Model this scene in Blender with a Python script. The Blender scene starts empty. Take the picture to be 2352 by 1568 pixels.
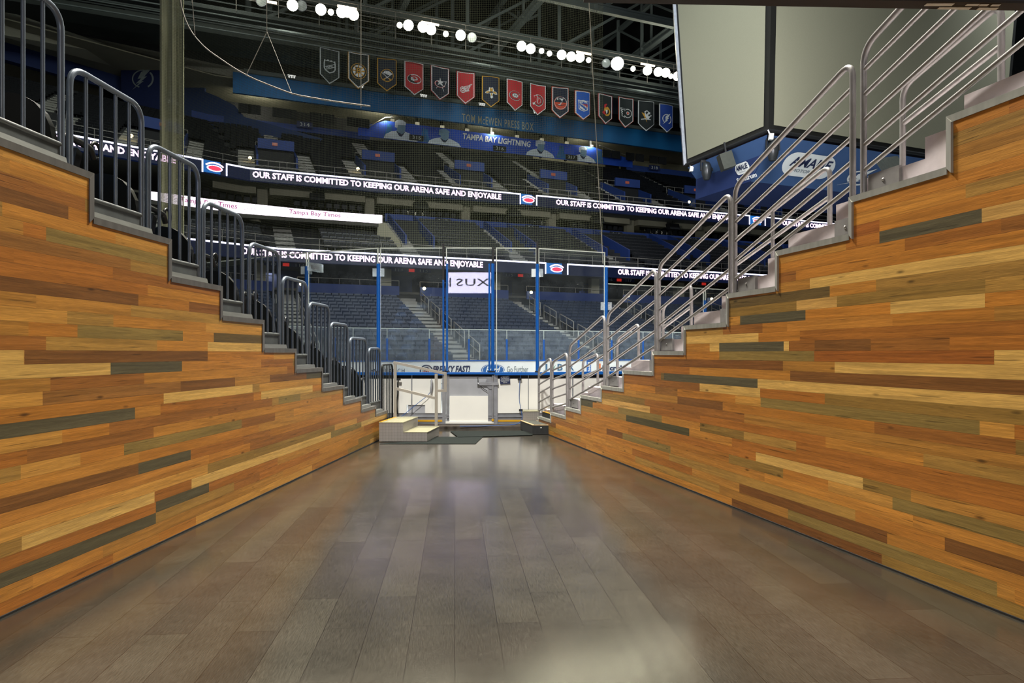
import bpy, bmesh, math, random
from mathutils import Vector, Matrix
random.seed(7)
C = bpy.context.scene.collection
SC = bpy.context.scene

# ------------------------------------------------------------------ camera
F = 1568.0; EYE = 1.45; HZ = 811.0; CX = 1176.0     # focal length in pixels, eye height, horizon row, centre column
cam_data = bpy.data.cameras.new('camera'); cam = bpy.data.objects.new('camera', cam_data); C.objects.link(cam)
cam_data.sensor_width = 36.0; cam_data.lens = 24.0; cam_data.shift_y = 27.0 / 2352.0
cam_data.clip_end = 400; cam_data.clip_start = 0.05
cam.location = (0, 0, EYE); cam.rotation_euler = (math.pi / 2, 0, 0)
SC.camera = cam
SC.view_settings.view_transform = 'Standard'; SC.view_settings.look = 'None'
SC.view_settings.gamma = 1.0; SC.view_settings.use_curve_mapping = False
SC.view_settings.exposure = 0.0
# ------------------------------------------------------------------ world and light
w = bpy.data.worlds.new('world'); SC.world = w; w.use_nodes = True
bgn = w.node_tree.nodes['Background']; bgn.inputs[0].default_value = (0.80, 0.92, 1.0, 1); bgn.inputs[1].default_value = 0.045
def lamp(name, kind, loc, target, power, col=(1, .95, .86), size=2.0, spot=60, blend=.5, spread=180):
    d = bpy.data.lights.new(name, kind); d.energy = power; d.color = col
    if kind == 'AREA': d.shape = 'DISK'; d.size = size; d.spread = math.radians(spread)
    if kind == 'SPOT': d.spot_size = math.radians(spot); d.spot_blend = blend; d.shadow_soft_size = size
    o = bpy.data.objects.new(name, d); C.objects.link(o); o.location = loc
    o.rotation_euler = (Vector(target) - Vector(loc)).to_track_quat('-Z', 'Y').to_euler()
    return o
# rows of arena floodlights over the ice and this stand, plus added fill lamps
lamp('arena_or_fill_light', 'AREA', (-7, 17, 27), (0.6, 5.5, 0), 2400, (1, .95, .84), 3.2, spread=70)
lamp('arena_or_fill_light', 'AREA', (6, 19, 27), (-1.6, 5.5, 0), 2400, (1, .95, .84), 3.2, spread=70)
lamp('arena_or_fill_light', 'AREA', (4, 9, 26), (-1.0, 5.0, 0), 700, (1, .93, .80), 3.0, spread=80)
lamp('arena_or_fill_light', 'AREA', (-4, 6, 25), (1.0, 5.0, 0), 700, (1, .93, .80), 3.0, spread=80)
lamp('tunnel_fill', 'AREA', (0.3, -3.2, 4.6), (0, 7.0, 0.9), 75, (1, .90, .74), 2.0)  # unseen warm lamp added behind the camera to fill the tunnel
lamp('arena_or_fill_light', 'SPOT', (10, 34, 28), (2, 14.2, 0.5), 6000, (1, .96, .88), 1.0, 24, .6)
lamp('arena_or_fill_light', 'SPOT', (-3, -7, 18), (0, 13.6, 0.5), 24000, (1, .97, .92), .8, 22, .8)
lamp('arena_or_fill_light', 'AREA', (5, 24, 29), (9, 42, 3), 2200, (.80, .90, 1), 6.0, spread=120)
lamp('arena_or_fill_light', 'AREA', (30, 34, 29), (36, 55, 5), 2200, (.85, .92, 1), 6.0, spread=120)
lamp('arena_or_fill_light', 'AREA', (-12, 26, 29), (-25, 40, 12), 1500, (.85, .95, .9), 6.0, spread=120)
lamp('arena_or_fill_light', 'SPOT', (3, 10, 26), (17, 33.5, 15), 2300, (1, .98, .80), 1.5, 44, .7)
lamp('arena_or_fill_light', 'SPOT', (-10, 30, 27), (10.5, 35, 15), 800, (1, .98, .80), 1.5, 40, .7)
lamp('arena_or_fill_light', 'SPOT', (2, 8, 28), (6, 33, 0), 30000, (1, .97, .92), 1.0, 34, .8)
lamp('arena_or_fill_light', 'SPOT', (2, 42, 21.5), (4, 78, 25), 6000, (.9, 1, .92), 1.0, 62, .8)  # unseen spot added to brighten the player banner
lamp('arena_or_fill_light', 'SPOT', (-6, 30, 26), (-27, 60, 27), 2600, (1, 1, .9), 1.0, 55, .8)  # unseen spot added to lift the beige band at upper left
for x_ in (-7, 9): lamp('bowl_fill', 'AREA', (x_, 20, 13), (6 + x_ * .6, 55, 9.5), 900, (.95, .95, 1), 4.0, spread=110)  # unseen area lamps added to fill the shade under the balconies
for x in (4, 22, 40): lamp('fascia_fill', 'AREA', (.927 * x - .375 * 60.5, .375 * x + .927 * 60.5, 28.2), (.927 * x - .375 * 67, .375 * x + .927 * 67, 26), 130, (1, 1, .92), 2.0)  # unseen lamps added in mid-air to brighten the press box fascia
for x in (-6, 12, 30): lamp('catwalk_glow', 'AREA', (x * .93 - 14.5, 50 + x * .37, 27.2), (x * .93 - 16, 54 + x * .37, 33), 150, (1, 1, .88), 3.0)
for x in (2, 14, 26, 38):
    for v_, z_, vt, zt, p_ in ((69.5, 25.9, 76, 26.3, 170), (50.5, 7.1, 50.5, 5, 45), (58.5, 13.7, 58.5, 11, 45)):
        lamp('suite_light', 'AREA', (.927 * x - .375 * v_, .375 * x + .927 * v_, z_), (.927 * x - .375 * vt, .375 * x + .927 * vt, zt), p_, (1, .98, .82), 1.2)

# ------------------------------------------------------------------ helpers
def P(px, py, Y): return Vector(((px - CX) / F * Y, Y, EYE + (HZ - py) * Y / F))
def G(px, py):
    Y = F * EYE / (py - HZ); return Vector(((px - CX) / F * Y, Y, 0.0))
def lin(c):
    r = []
    for v in c:
        v = v / 255.0
        r.append(v / 12.92 if v <= .04045 else ((v + .055) / 1.055) ** 2.4)
    return tuple(r)
ORD = ['first', 'second', 'third', 'fourth', 'fifth', 'sixth', 'seventh', 'eighth', 'ninth', 'tenth', 'eleventh', 'twelfth',
       'thirteenth', 'fourteenth', 'fifteenth', 'sixteenth', 'seventeenth', 'eighteenth', 'nineteenth', 'twentieth']
class MB:
    def __init__(s): s.v = []; s.f = []; s.m = []; s.s = []
    def add(s, vs, fs, m=0, sm=False):
        b = len(s.v); s.v += [tuple(p) for p in vs]
        for f in fs: s.f.append([b + i for i in f]); s.m.append(m); s.s.append(sm)
        return s
    def hexa(s, p, m=0):   # eight corners: four below counter-clockwise, four above
        return s.add(p, [(3, 2, 1, 0), (4, 5, 6, 7), (0, 1, 5, 4), (1, 2, 6, 5), (2, 3, 7, 6), (3, 0, 4, 7)], m)
    def box(s, x0, x1, y0, y1, z0, z1, m=0):
        return s.hexa([(x0, y0, z0), (x1, y0, z0), (x1, y1, z0), (x0, y1, z0), (x0, y0, z1), (x1, y0, z1), (x1, y1, z1), (x0, y1, z1)], m)
    def obox(s, c, a, b, u, m=0):  # centre and three half vectors
        c = Vector(c); a = Vector(a); b = Vector(b); u = Vector(u)
        return s.hexa([c - a - b - u, c + a - b - u, c + a + b - u, c - a + b - u, c - a - b + u, c + a - b + u, c + a + b + u, c - a + b + u], m)
    def bar(s, a, b, wd, ht, m=0):  # rectangular bar between two points
        a = Vector(a); b = Vector(b); d = (b - a); L = d.length; d.normalize()
        up = Vector((0, 0, 1)) if abs(d.z) < .95 else Vector((0, 1, 0))
        r = d.cross(up).normalized(); up = r.cross(d)
        return s.obox((a + b) / 2, d * L / 2, r * wd / 2, up * ht / 2, m)
    def prism(s, poly, d, m=0, caps=True):  # 3D polygon extruded by vector d
        n = len(poly); d = Vector(d); a = [Vector(p) for p in poly]
        fs = [(i, (i + 1) % n, (i + 1) % n + n, i + n) for i in range(n)]
        if caps: fs += [tuple(reversed(range(n))), tuple(range(n, 2 * n))]
        return s.add(a + [p + d for p in a], fs, m)
    def tube(s, pts, r, n=8, m=0, cap=True):
        pts = [Vector(p) for p in pts]; rings = []; prev = None
        for i, p in enumerate(pts):
            t = ((pts[i + 1] if i + 1 < len(pts) else p) - (pts[i - 1] if i else p)).normalized()
            if prev is None:
                ref = Vector((0, 0, 1)) if abs(t.z) < .9 else Vector((1, 0, 0)); a = t.cross(ref).normalized()
            else: a = (prev - t * prev.dot(t)).normalized()
            prev = a; b = t.cross(a)
            rings.append([p + (a * math.cos(2 * math.pi * k / n) + b * math.sin(2 * math.pi * k / n)) * r for k in range(n)])
        vs = [q for R in rings for q in R]; fs = []
        for i in range(len(pts) - 1):
            for k in range(n):
                k2 = (k + 1) % n; fs.append((i * n + k, i * n + k2, (i + 1) * n + k2, (i + 1) * n + k))
        s.add(vs, fs, m, True)
        if cap:
            s.add(rings[0], [tuple(reversed(range(n)))], m); s.add(rings[-1], [tuple(range(n))], m)
        return s
    def lathe(s, c, ax, prof, n=16, m=0):  # profile (radius, distance along axis)
        c = Vector(c); ax = Vector(ax).normalized(); ref = Vector((0, 0, 1)) if abs(ax.z) < .9 else Vector((1, 0, 0))
        a = ax.cross(ref).normalized(); b = ax.cross(a); vs = []; fs = []
        for r, h in prof:
            for k in range(n): vs.append(c + ax * h + (a * math.cos(2 * math.pi * k / n) + b * math.sin(2 * math.pi * k / n)) * r)
        for i in range(len(prof) - 1):
            for k in range(n):
                k2 = (k + 1) % n; fs.append((i * n + k, i * n + k2, (i + 1) * n + k2, (i + 1) * n + k))
        return s.add(vs, fs, m, True)
def bend(pts, r, n=5):   # round the inner corners of a polyline
    pts = [Vector(p) for p in pts]; out = [pts[0]]
    for i in range(1, len(pts) - 1):
        p = pts[i]; a = (pts[i - 1] - p); b = (pts[i + 1] - p); q = min(r, a.length * .49, b.length * .49)
        a = p + a.normalized() * q; b = p + b.normalized() * q
        for k in range(n + 1):
            t = k / n; out.append((1 - t) ** 2 * a + 2 * t * (1 - t) * p + t * t * b)
    out.append(pts[-1]); return out
def obj(name, mb, mats, parent=None, label=None, cat=None, group=None, kind=None, uv=None):
    me = bpy.data.meshes.new(name); me.from_pydata(mb.v, [], mb.f)
    if not isinstance(mats, (list, tuple)): mats = [mats]
    for mt in mats: me.materials.append(mt)
    me.polygons.foreach_set('material_index', mb.m); me.polygons.foreach_set('use_smooth', mb.s)
    me.update()
    o = bpy.data.objects.new(name, me); C.objects.link(o)
    if parent is not None:
        o.parent = parent; o.matrix_parent_inverse = Matrix.Translation(-Vector(parent.location))
    tag(o, label, cat, group, kind); return o
def tag(o, label=None, cat=None, group=None, kind=None):
    if label: o['label'] = label
    if cat: o['category'] = cat
    if group: o['group'] = group
    if kind: o['kind'] = kind
    return o
def thing(name, label, cat, loc=(0, 0, 0), group=None):
    o = bpy.data.objects.new(name, None); C.objects.link(o); o.location = loc; o.empty_display_size = .1
    return tag(o, label, cat, group)
def struct(name, mb, mats, parent=None): return obj(name, mb, mats, parent, kind='structure')
# lettering -> flat mesh in a plane; fit into width and height, then mapped by fn(x, y)
def text2d(body, bold=0.0, shear=0.0, sp=1.0):
    cu = bpy.data.curves.new('t', 'FONT'); cu.body = body; cu.size = 1.0; cu.offset = bold; cu.shear = shear; cu.space_character = sp
    cu.resolution_u = 2
    t = bpy.data.objects.new('t', cu); C.objects.link(t)
    dg = bpy.context.evaluated_depsgraph_get(); ev = t.evaluated_get(dg); me = ev.to_mesh()
    vs = [(v.co.x, v.co.y) for v in me.vertices]; fs = [tuple(p.vertices) for p in me.polygons]
    ev.to_mesh_clear(); bpy.data.objects.remove(t); bpy.data.curves.remove(cu)
    x0 = min(v[0] for v in vs); x1 = max(v[0] for v in vs); y0 = min(v[1] for v in vs); y1 = max(v[1] for v in vs)
    return [((x - x0) / (x1 - x0), (y - y0) / (y1 - y0)) for x, y in vs], fs, (x1 - x0) / (y1 - y0)
def put_text(mb, body, fn, x0, x1, y0, y1, m=0, **k):
    vs, fs, a = text2d(body, **k)
    return mb.add([fn(x0 + u * (x1 - x0), y0 + v * (y1 - y0)) for u, v in vs], fs, m)
def poly2(mb, pts, fn, m=0):   # flat polygon (may be concave) by ear clipping through mathutils
    from mathutils.geometry import tessellate_polygon
    tr = tessellate_polygon([[Vector((x, y, 0)) for x, y in pts]])
    return mb.add([fn(x, y) for x, y in pts], [tuple(t) for t in tr], m)
def circ(cx, cy, rx, ry, n=24, a0=0, a1=360): return [(cx + rx * math.cos(math.radians(a0 + (a1 - a0) * k / n)), cy + ry * math.sin(math.radians(a0 + (a1 - a0) * k / n))) for k in range(n if a1 - a0 == 360 else n + 1)]
def ring2(mb, cx, cy, r0, r1, fn, m=0, n=28, sy=1.0, a0=0, a1=360):
    vs = []; fs = []
    for k in range(n + 1):
        a = math.radians(a0 + (a1 - a0) * k / n)
        vs += [fn(cx + r0 * math.cos(a), cy + r0 * sy * math.sin(a)), fn(cx + r1 * math.cos(a), cy + r1 * sy * math.sin(a))]
        if k: fs.append((2 * k - 2, 2 * k - 1, 2 * k + 1, 2 * k))
    return mb.add(vs, fs, m)
def stroke2(mb, pts, wd, fn, m=0):
    for (x0, y0), (x1, y1) in zip(pts[:-1], pts[1:]):
        dx, dy = x1 - x0, y1 - y0; L = math.hypot(dx, dy) or 1; nx, ny = -dy / L * wd / 2, dx / L * wd / 2; ex, ey = dx / L * wd * .3, dy / L * wd * .3
        mb.add([fn(x0 + nx - ex, y0 + ny - ey), fn(x0 - nx - ex, y0 - ny - ey), fn(x1 - nx + ex, y1 - ny + ey), fn(x1 + nx + ex, y1 + ny + ey)], [(0, 1, 2, 3)], m)
    return mb
# ------------------------------------------------------------------ materials
def nt(name):
    m = bpy.data.materials.new(name); m.use_nodes = True; t = m.node_tree; return m, t, t.nodes['Principled BSDF']
def N(t, k, **kw):
    n = t.nodes.new(k)
    for a, b in kw.items(): setattr(n, a, b)
    return n
def simple(name, col, rough=.5, metal=0.0, var=.12, scale=6.0, bump=0.0, bscale=40.0, spec=.5, stretch=(1, 1, 1), coord='Object'):
    m, t, b = nt(name); c = lin(col); tc = N(t, 'ShaderNodeTexCoord'); mp = N(t, 'ShaderNodeMapping'); mp.inputs['Scale'].default_value = stretch
    t.links.new(tc.outputs[coord], mp.inputs[0])
    no = N(t, 'ShaderNodeTexNoise'); no.inputs['Scale'].default_value = scale; no.inputs['Detail'].default_value = 4
    t.links.new(mp.outputs[0], no.inputs['Vector'])
    r = N(t, 'ShaderNodeValToRGB'); r.color_ramp.elements[0].position = .3; r.color_ramp.elements[1].position = .7
    r.color_ramp.elements[0].color = tuple(x * (1 - var) for x in c) + (1,); r.color_ramp.elements[1].color = tuple(min(1, x * (1 + var)) for x in c) + (1,)
    t.links.new(no.outputs[0], r.inputs[0]); t.links.new(r.outputs[0], b.inputs['Base Color'])
    b.inputs['Roughness'].default_value = rough; b.inputs['Metallic'].default_value = metal; b.inputs['Specular IOR Level'].default_value = spec
    if bump:
        n2 = N(t, 'ShaderNodeTexNoise'); n2.inputs['Scale'].default_value = bscale; t.links.new(mp.outputs[0], n2.inputs['Vector'])
        bp = N(t, 'ShaderNodeBump'); bp.inputs['Strength'].default_value = bump; bp.inputs['Distance'].default_value = .01
        t.links.new(n2.outputs[0], bp.inputs['Height']); t.links.new(bp.outputs[0], b.inputs['Normal'])
    return m
def emit(name, col, strength, base=(10, 10, 14)):
    m, t, b = nt(name); b.inputs['Base Color'].default_value = lin(base) + (1,)
    b.inputs['Emission Color'].default_value = lin(col) + (1,); b.inputs['Emission Strength'].default_value = strength; b.inputs['Roughness'].default_value = .4
    return m
def glass_mat(name, haze=.035, gl=.07, tint=(.975, .99, .992)):
    m = bpy.data.materials.new(name); m.use_nodes = True; t = m.node_tree; t.nodes.clear()
    out = N(t, 'ShaderNodeOutputMaterial'); tr = N(t, 'ShaderNodeBsdfTransparent'); tr.inputs[0].default_value = tint + (1,)
    g = N(t, 'ShaderNodeBsdfGlossy'); g.inputs['Roughness'].default_value = .015; g.inputs[0].default_value = (1, 1, 1, 1)
    fr = N(t, 'ShaderNodeLayerWeight'); pw = N(t, 'ShaderNodeMath', operation='POWER'); pw.inputs[1].default_value = 5.0; t.links.new(fr.outputs['Facing'], pw.inputs[0]); fr.inputs['Blend'].default_value = .5
    mu = N(t, 'ShaderNodeMath', operation='MULTIPLY_ADD'); mu.inputs[1].default_value = .6; mu.inputs[2].default_value = gl / 2; t.links.new(pw.outputs[0], mu.inputs[0])
    mx = N(t, 'ShaderNodeMixShader'); t.links.new(mu.outputs[0], mx.inputs[0]); t.links.new(tr.outputs[0], mx.inputs[1]); t.links.new(g.outputs[0], mx.inputs[2])
    df = N(t, 'ShaderNodeBsdfDiffuse'); df.inputs[0].default_value = (.75, .85, .9, 1)
    tc = N(t, 'ShaderNodeTexCoord'); no = N(t, 'ShaderNodeTexNoise'); no.inputs['Scale'].default_value = 3.0; no.inputs['Detail'].default_value = 8; t.links.new(tc.outputs['Object'], no.inputs['Vector'])
    mr = N(t, 'ShaderNodeMapRange'); mr.inputs['From Min'].default_value = .3; mr.inputs['From Max'].default_value = .75; mr.inputs['To Min'].default_value = haze * .5; mr.inputs['To Max'].default_value = haze * 1.9
    t.links.new(no.outputs[0], mr.inputs[0])
    m2 = N(t, 'ShaderNodeMixShader'); t.links.new(mr.outputs[0], m2.inputs[0]); t.links.new(mx.outputs[0], m2.inputs[1]); t.links.new(df.outputs[0], m2.inputs[2])
    t.links.new(m2.outputs[0], out.inputs[0]); return m
def net_mat(name, pitch, frac, col, extra=0.0, fold=False):
    m = bpy.data.materials.new(name); m.use_nodes = True; t = m.node_tree; t.nodes.clear()
    out = N(t, 'ShaderNodeOutputMaterial'); tr = N(t, 'ShaderNodeBsdfTransparent'); df = N(t, 'ShaderNodeBsdfDiffuse'); df.inputs[0].default_value = lin(col) + (1,)
    uv = N(t, 'ShaderNodeUVMap'); sp = N(t, 'ShaderNodeSeparateXYZ'); t.links.new(uv.outputs[0], sp.inputs[0]); ms = []
    for k in (0, 1):
        a = N(t, 'ShaderNodeMath', operation='DIVIDE'); a.inputs[1].default_value = pitch; t.links.new(sp.outputs[k], a.inputs[0])
        f = N(t, 'ShaderNodeMath', operation='FRACT'); t.links.new(a.outputs[0], f.inputs[0])
        l = N(t, 'ShaderNodeMath', operation='LESS_THAN'); l.inputs[1].default_value = frac; t.links.new(f.outputs[0], l.inputs[0]); ms.append(l)
    mx = N(t, 'ShaderNodeMath', operation='MAXIMUM'); t.links.new(ms[0].outputs[0], mx.inputs[0]); t.links.new(ms[1].outputs[0], mx.inputs[1])
    last = mx
    if extra:
        no = N(t, 'ShaderNodeTexNoise'); no.inputs['Scale'].default_value = 1.0; mp = N(t, 'ShaderNodeMapping'); mp.inputs['Scale'].default_value = (16, .6, 1)
        t.links.new(uv.outputs[0], mp.inputs[0]); t.links.new(mp.outputs[0], no.inputs['Vector'])
        mr = N(t, 'ShaderNodeMapRange'); mr.inputs['From Min'].default_value = .35; mr.inputs['From Max'].default_value = .65; mr.inputs['To Min'].default_value = extra * .5; mr.inputs['To Max'].default_value = extra
        t.links.new(no.outputs[0], mr.inputs[0]); last = N(t, 'ShaderNodeMath', operation='MAXIMUM'); t.links.new(mx.outputs[0], last.inputs[0]); t.links.new(mr.outputs[0], last.inputs[1])
    s = N(t, 'ShaderNodeMixShader'); t.links.new(last.outputs[0], s.inputs[0]); t.links.new(tr.outputs[0], s.inputs[1]); t.links.new(df.outputs[0], s.inputs[2]); t.links.new(s.outputs[0], out.inputs[0])
    return m
def wood_mat():
    m, t, b = nt('reclaimed wood planks')
    at = N(t, 'ShaderNodeAttribute', attribute_name='plank'); uv = N(t, 'ShaderNodeUVMap')
    rnd = N(t, 'ShaderNodeAttribute', attribute_name='seed')
    ad = N(t, 'ShaderNodeVectorMath', operation='ADD'); sc = N(t, 'ShaderNodeVectorMath', operation='SCALE'); sc.inputs['Scale'].default_value = 37.0
    t.links.new(rnd.outputs['Vector'], sc.inputs[0]); t.links.new(uv.outputs[0], ad.inputs[0]); t.links.new(sc.outputs[0], ad.inputs[1])
    mp = N(t, 'ShaderNodeMapping'); mp.inputs['Scale'].default_value = (.8, 20.0, 1); t.links.new(ad.outputs[0], mp.inputs[0])
    # long wavy grain
    no = N(t, 'ShaderNodeTexNoise'); no.inputs['Scale'].default_value = 1.6; no.inputs['Detail'].default_value = 3; no.inputs['Distortion'].default_value = .8; t.links.new(mp.outputs[0], no.inputs['Vector'])
    wv = N(t, 'ShaderNodeTexNoise'); wv.inputs['Scale'].default_value = 14.0; wv.inputs['Detail'].default_value = 5; wv.inputs['Distortion'].default_value = .4; t.links.new(mp.outputs[0], wv.inputs['Vector'])
    r1 = N(t, 'ShaderNodeMapRange'); r1.inputs['From Min'].default_value = .3; r1.inputs['From Max'].default_value = .7; r1.inputs['To Min'].default_value = .70; r1.inputs['To Max'].default_value = 1.16; t.links.new(no.outputs[0], r1.inputs[0])
    r2 = N(t, 'ShaderNodeMapRange'); r2.inputs['From Min'].default_value = .3; r2.inputs['From Max'].default_value = .7; r2.inputs['To Min'].default_value = .76; r2.inputs['To Max'].default_value = 1.12; t.links.new(wv.outputs[0], r2.inputs[0])
    mu = N(t, 'ShaderNodeMath', operation='MULTIPLY'); t.links.new(r1.outputs[0], mu.inputs[0]); t.links.new(r2.outputs[0], mu.inputs[1])
    # knots
    kp = N(t, 'ShaderNodeMapping'); kp.inputs['Scale'].default_value = (2.2, 7.0, 1); t.links.new(ad.outputs[0], kp.inputs[0])
    vo = N(t, 'ShaderNodeTexVoronoi'); vo.inputs['Scale'].default_value = 1.0; vo.inputs['Randomness'].default_value = 1.0; t.links.new(kp.outputs[0], vo.inputs['Vector'])
    kr = N(t, 'ShaderNodeMapRange'); kr.inputs['From Min'].default_value = .03; kr.inputs['From Max'].default_value = .10; kr.inputs['To Min'].default_value = .35; kr.inputs['To Max'].default_value = 1.0; t.links.new(vo.outputs['Distance'], kr.inputs[0])
    m3 = N(t, 'ShaderNodeMath', operation='MULTIPLY'); t.links.new(mu.outputs[0], m3.inputs[0]); t.links.new(kr.outputs[0], m3.inputs[1])
    # dark streaks
    sp_ = N(t, 'ShaderNodeMapping'); sp_.inputs['Scale'].default_value = (2.5, 60.0, 1); t.links.new(ad.outputs[0], sp_.inputs[0])
    sn = N(t, 'ShaderNodeTexNoise'); sn.inputs['Scale'].default_value = 1.0; sn.inputs['Detail'].default_value = 2; t.links.new(sp_.outputs[0], sn.inputs['Vector'])
    sr = N(t, 'ShaderNodeMapRange'); sr.inputs['From Min'].default_value = .66; sr.inputs['From Max'].default_value = .74; sr.inputs['To Min'].default_value = 1.0; sr.inputs['To Max'].default_value = .5; t.links.new(sn.outputs[0], sr.inputs[0])
    m4 = N(t, 'ShaderNodeMath', operation='MULTIPLY'); t.links.new(m3.outputs[0], m4.inputs[0]); t.links.new(sr.outputs[0], m4.inputs[1])
    # joints between courses
    sx = N(t, 'ShaderNodeSeparateXYZ'); t.links.new(uv.outputs[0], sx.inputs[0])
    dv = N(t, 'ShaderNodeMath', operation='DIVIDE'); dv.inputs[1].default_value = .0815; t.links.new(sx.outputs[1], dv.inputs[0])
    fr = N(t, 'ShaderNodeMath', operation='FRACT'); t.links.new(dv.outputs[0], fr.inputs[0])
    lt = N(t, 'ShaderNodeMath', operation='GREATER_THAN'); lt.inputs[1].default_value = .022; t.links.new(fr.outputs[0], lt.inputs[0])
    jr = N(t, 'ShaderNodeMapRange'); jr.inputs['To Min'].default_value = .45; t.links.new(lt.outputs[0], jr.inputs[0])
    m5 = N(t, 'ShaderNodeMath', operation='MULTIPLY'); t.links.new(m4.outputs[0], m5.inputs[0]); t.links.new(jr.outputs[0], m5.inputs[1])
    vm = N(t, 'ShaderNodeVectorMath', operation='SCALE'); t.links.new(at.outputs['Color'], vm.inputs[0]); t.links.new(m5.outputs[0], vm.inputs['Scale'])
    t.links.new(vm.outputs[0], b.inputs['Base Color']); b.inputs['Roughness'].default_value = .42; b.inputs['Specular IOR Level'].default_value = .4
    bp = N(t, 'ShaderNodeBump'); bp.inputs['Strength'].default_value = .25; bp.inputs['Distance'].default_value = .003; t.links.new(m5.outputs[0], bp.inputs['Height']); t.links.new(bp.outputs[0], b.inputs['Normal'])
    return m
def floor_mat():
    m, t, b = nt('dark vinyl floor planks')
    tc = N(t, 'ShaderNodeTexCoord'); mp = N(t, 'ShaderNodeMapping'); mp.inputs['Rotation'].default_value = (0, 0, math.radians(-94.8 + 180)); t.links.new(tc.outputs['Object'], mp.inputs[0])
    br = N(t, 'ShaderNodeTexBrick'); br.offset = .37; br.inputs['Scale'].default_value = 1.0; br.inputs['Brick Width'].default_value = 1.22; br.inputs['Row Height'].default_value = .228
    br.inputs['Mortar Size'].default_value = .0016; br.inputs['Mortar Smooth'].default_value = .0; br.inputs['Bias'].default_value = 0
    br.inputs['Color1'].default_value = lin((56, 53, 46)) + (1,); br.inputs['Color2'].default_value = lin((46, 43, 38)) + (1,); br.inputs['Mortar'].default_value = lin((30, 26, 23)) + (1,)
    t.links.new(mp.outputs[0], br.inputs['Vector'])
    m2 = N(t, 'ShaderNodeMapping'); m2.inputs['Scale'].default_value = (5, 80, 1); t.links.new(mp.outputs[0], m2.inputs[0])
    n1 = N(t, 'ShaderNodeTexNoise'); n1.inputs['Scale'].default_value = 3; n1.inputs['Detail'].default_value = 6; t.links.new(m2.outputs[0], n1.inputs['Vector'])
    n2 = N(t, 'ShaderNodeTexNoise'); n2.inputs['Scale'].default_value = 3.2; n2.inputs['Detail'].default_value = 5; t.links.new(mp.outputs[0], n2.inputs['Vector'])
    r1 = N(t, 'ShaderNodeMapRange'); r1.inputs['From Min'].default_value = .35; r1.inputs['From Max'].default_value = .65; r1.inputs['To Min'].default_value = .72; r1.inputs['To Max'].default_value = 1.28; t.links.new(n1.outputs[0], r1.inputs[0])
    r2 = N(t, 'ShaderNodeMapRange'); r2.inputs['From Min'].default_value = .3; r2.inputs['From Max'].default_value = .7; r2.inputs['To Min'].default_value = .82; r2.inputs['To Max'].default_value = 1.16; t.links.new(n2.outputs[0], r2.inputs[0])
    mu = N(t, 'ShaderNodeMath', operation='MULTIPLY'); t.links.new(r1.outputs[0], mu.inputs[0]); t.links.new(r2.outputs[0], mu.inputs[1])
    vm = N(t, 'ShaderNodeVectorMath', operation='SCALE'); t.links.new(br.outputs[0], vm.inputs[0]); t.links.new(mu.outputs[0], vm.inputs['Scale']); t.links.new(vm.outputs[0], b.inputs['Base Color'])
    rr = N(t, 'ShaderNodeMapRange'); rr.inputs['To Min'].default_value = .09; rr.inputs['To Max'].default_value = .19; t.links.new(n1.outputs[0], rr.inputs[0]); t.links.new(rr.outputs[0], b.inputs['Roughness'])
    bp = N(t, 'ShaderNodeBump'); bp.inputs['Strength'].default_value = .12; bp.inputs['Distance'].default_value = .002
    n3 = N(t, 'ShaderNodeTexNoise'); n3.inputs['Scale'].default_value = 18; n3.inputs['Detail'].default_value = 6; m3 = N(t, 'ShaderNodeMapping'); m3.inputs['Scale'].default_value = (4, 22, 1); t.links.new(mp.outputs[0], m3.inputs[0]); t.links.new(m3.outputs[0], n3.inputs['Vector'])
    t.links.new(n3.outputs[0], bp.inputs['Height']); t.links.new(bp.outputs[0], b.inputs['Normal'])
    b.inputs['Specular IOR Level'].default_value = .75
    return m
def plate_mat(name, col):   # raised diamond tread pattern
    m, t, b = nt(name); tc = N(t, 'ShaderNodeTexCoord'); h = None
    sp = N(t, 'ShaderNodeSeparateXYZ'); t.links.new(tc.outputs['Object'], sp.inputs[0])
    a = N(t, 'ShaderNodeMath', operation='ADD'); t.links.new(sp.outputs[0], a.inputs[0]); t.links.new(sp.outputs[1], a.inputs[1])
    cb = N(t, 'ShaderNodeCombineXYZ'); t.links.new(a.outputs[0], cb.inputs[0]); t.links.new(sp.outputs[2], cb.inputs[1]); t.links.new(sp.outputs[1], cb.inputs[2])
    mp = N(t, 'ShaderNodeMapping'); mp.inputs['Rotation'].default_value = (0, 0, math.radians(45)); mp.inputs['Scale'].default_value = (75, 75, 40); t.links.new(cb.outputs[0], mp.inputs[0])
    ch = N(t, 'ShaderNodeTexChecker'); ch.inputs['Scale'].default_value = 1.0; t.links.new(mp.outputs[0], ch.inputs['Vector'])
    c = lin(col); ch.inputs['Color1'].default_value = c + (1,); ch.inputs['Color2'].default_value = tuple(x * .6 for x in c) + (1,)
    t.links.new(ch.outputs[0], b.inputs['Base Color']); b.inputs['Metallic'].default_value = .4; b.inputs['Roughness'].default_value = .4
    bp = N(t, 'ShaderNodeBump'); bp.inputs['Strength'].default_value = .5; bp.inputs['Distance'].default_value = .004; t.links.new(ch.outputs[1], bp.inputs['Height']); t.links.new(bp.outputs[0], b.inputs['Normal'])
    return m
WOOD = wood_mat(); FLOOR = floor_mat()
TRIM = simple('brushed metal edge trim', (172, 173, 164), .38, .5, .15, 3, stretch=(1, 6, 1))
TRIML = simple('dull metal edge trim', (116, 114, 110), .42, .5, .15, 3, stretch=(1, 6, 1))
STEEL = simple('blue grey painted rail steel', (104, 114, 126), .33, .35, .1, 9)
RAIL = simple('galvanised grey rail pipe', (144, 142, 141), .38, .3, .12, 14, .04, 60)
DKSTEEL = simple('dark grey channel steel', (84, 88, 88), .5, .3, .2, 8)
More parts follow.
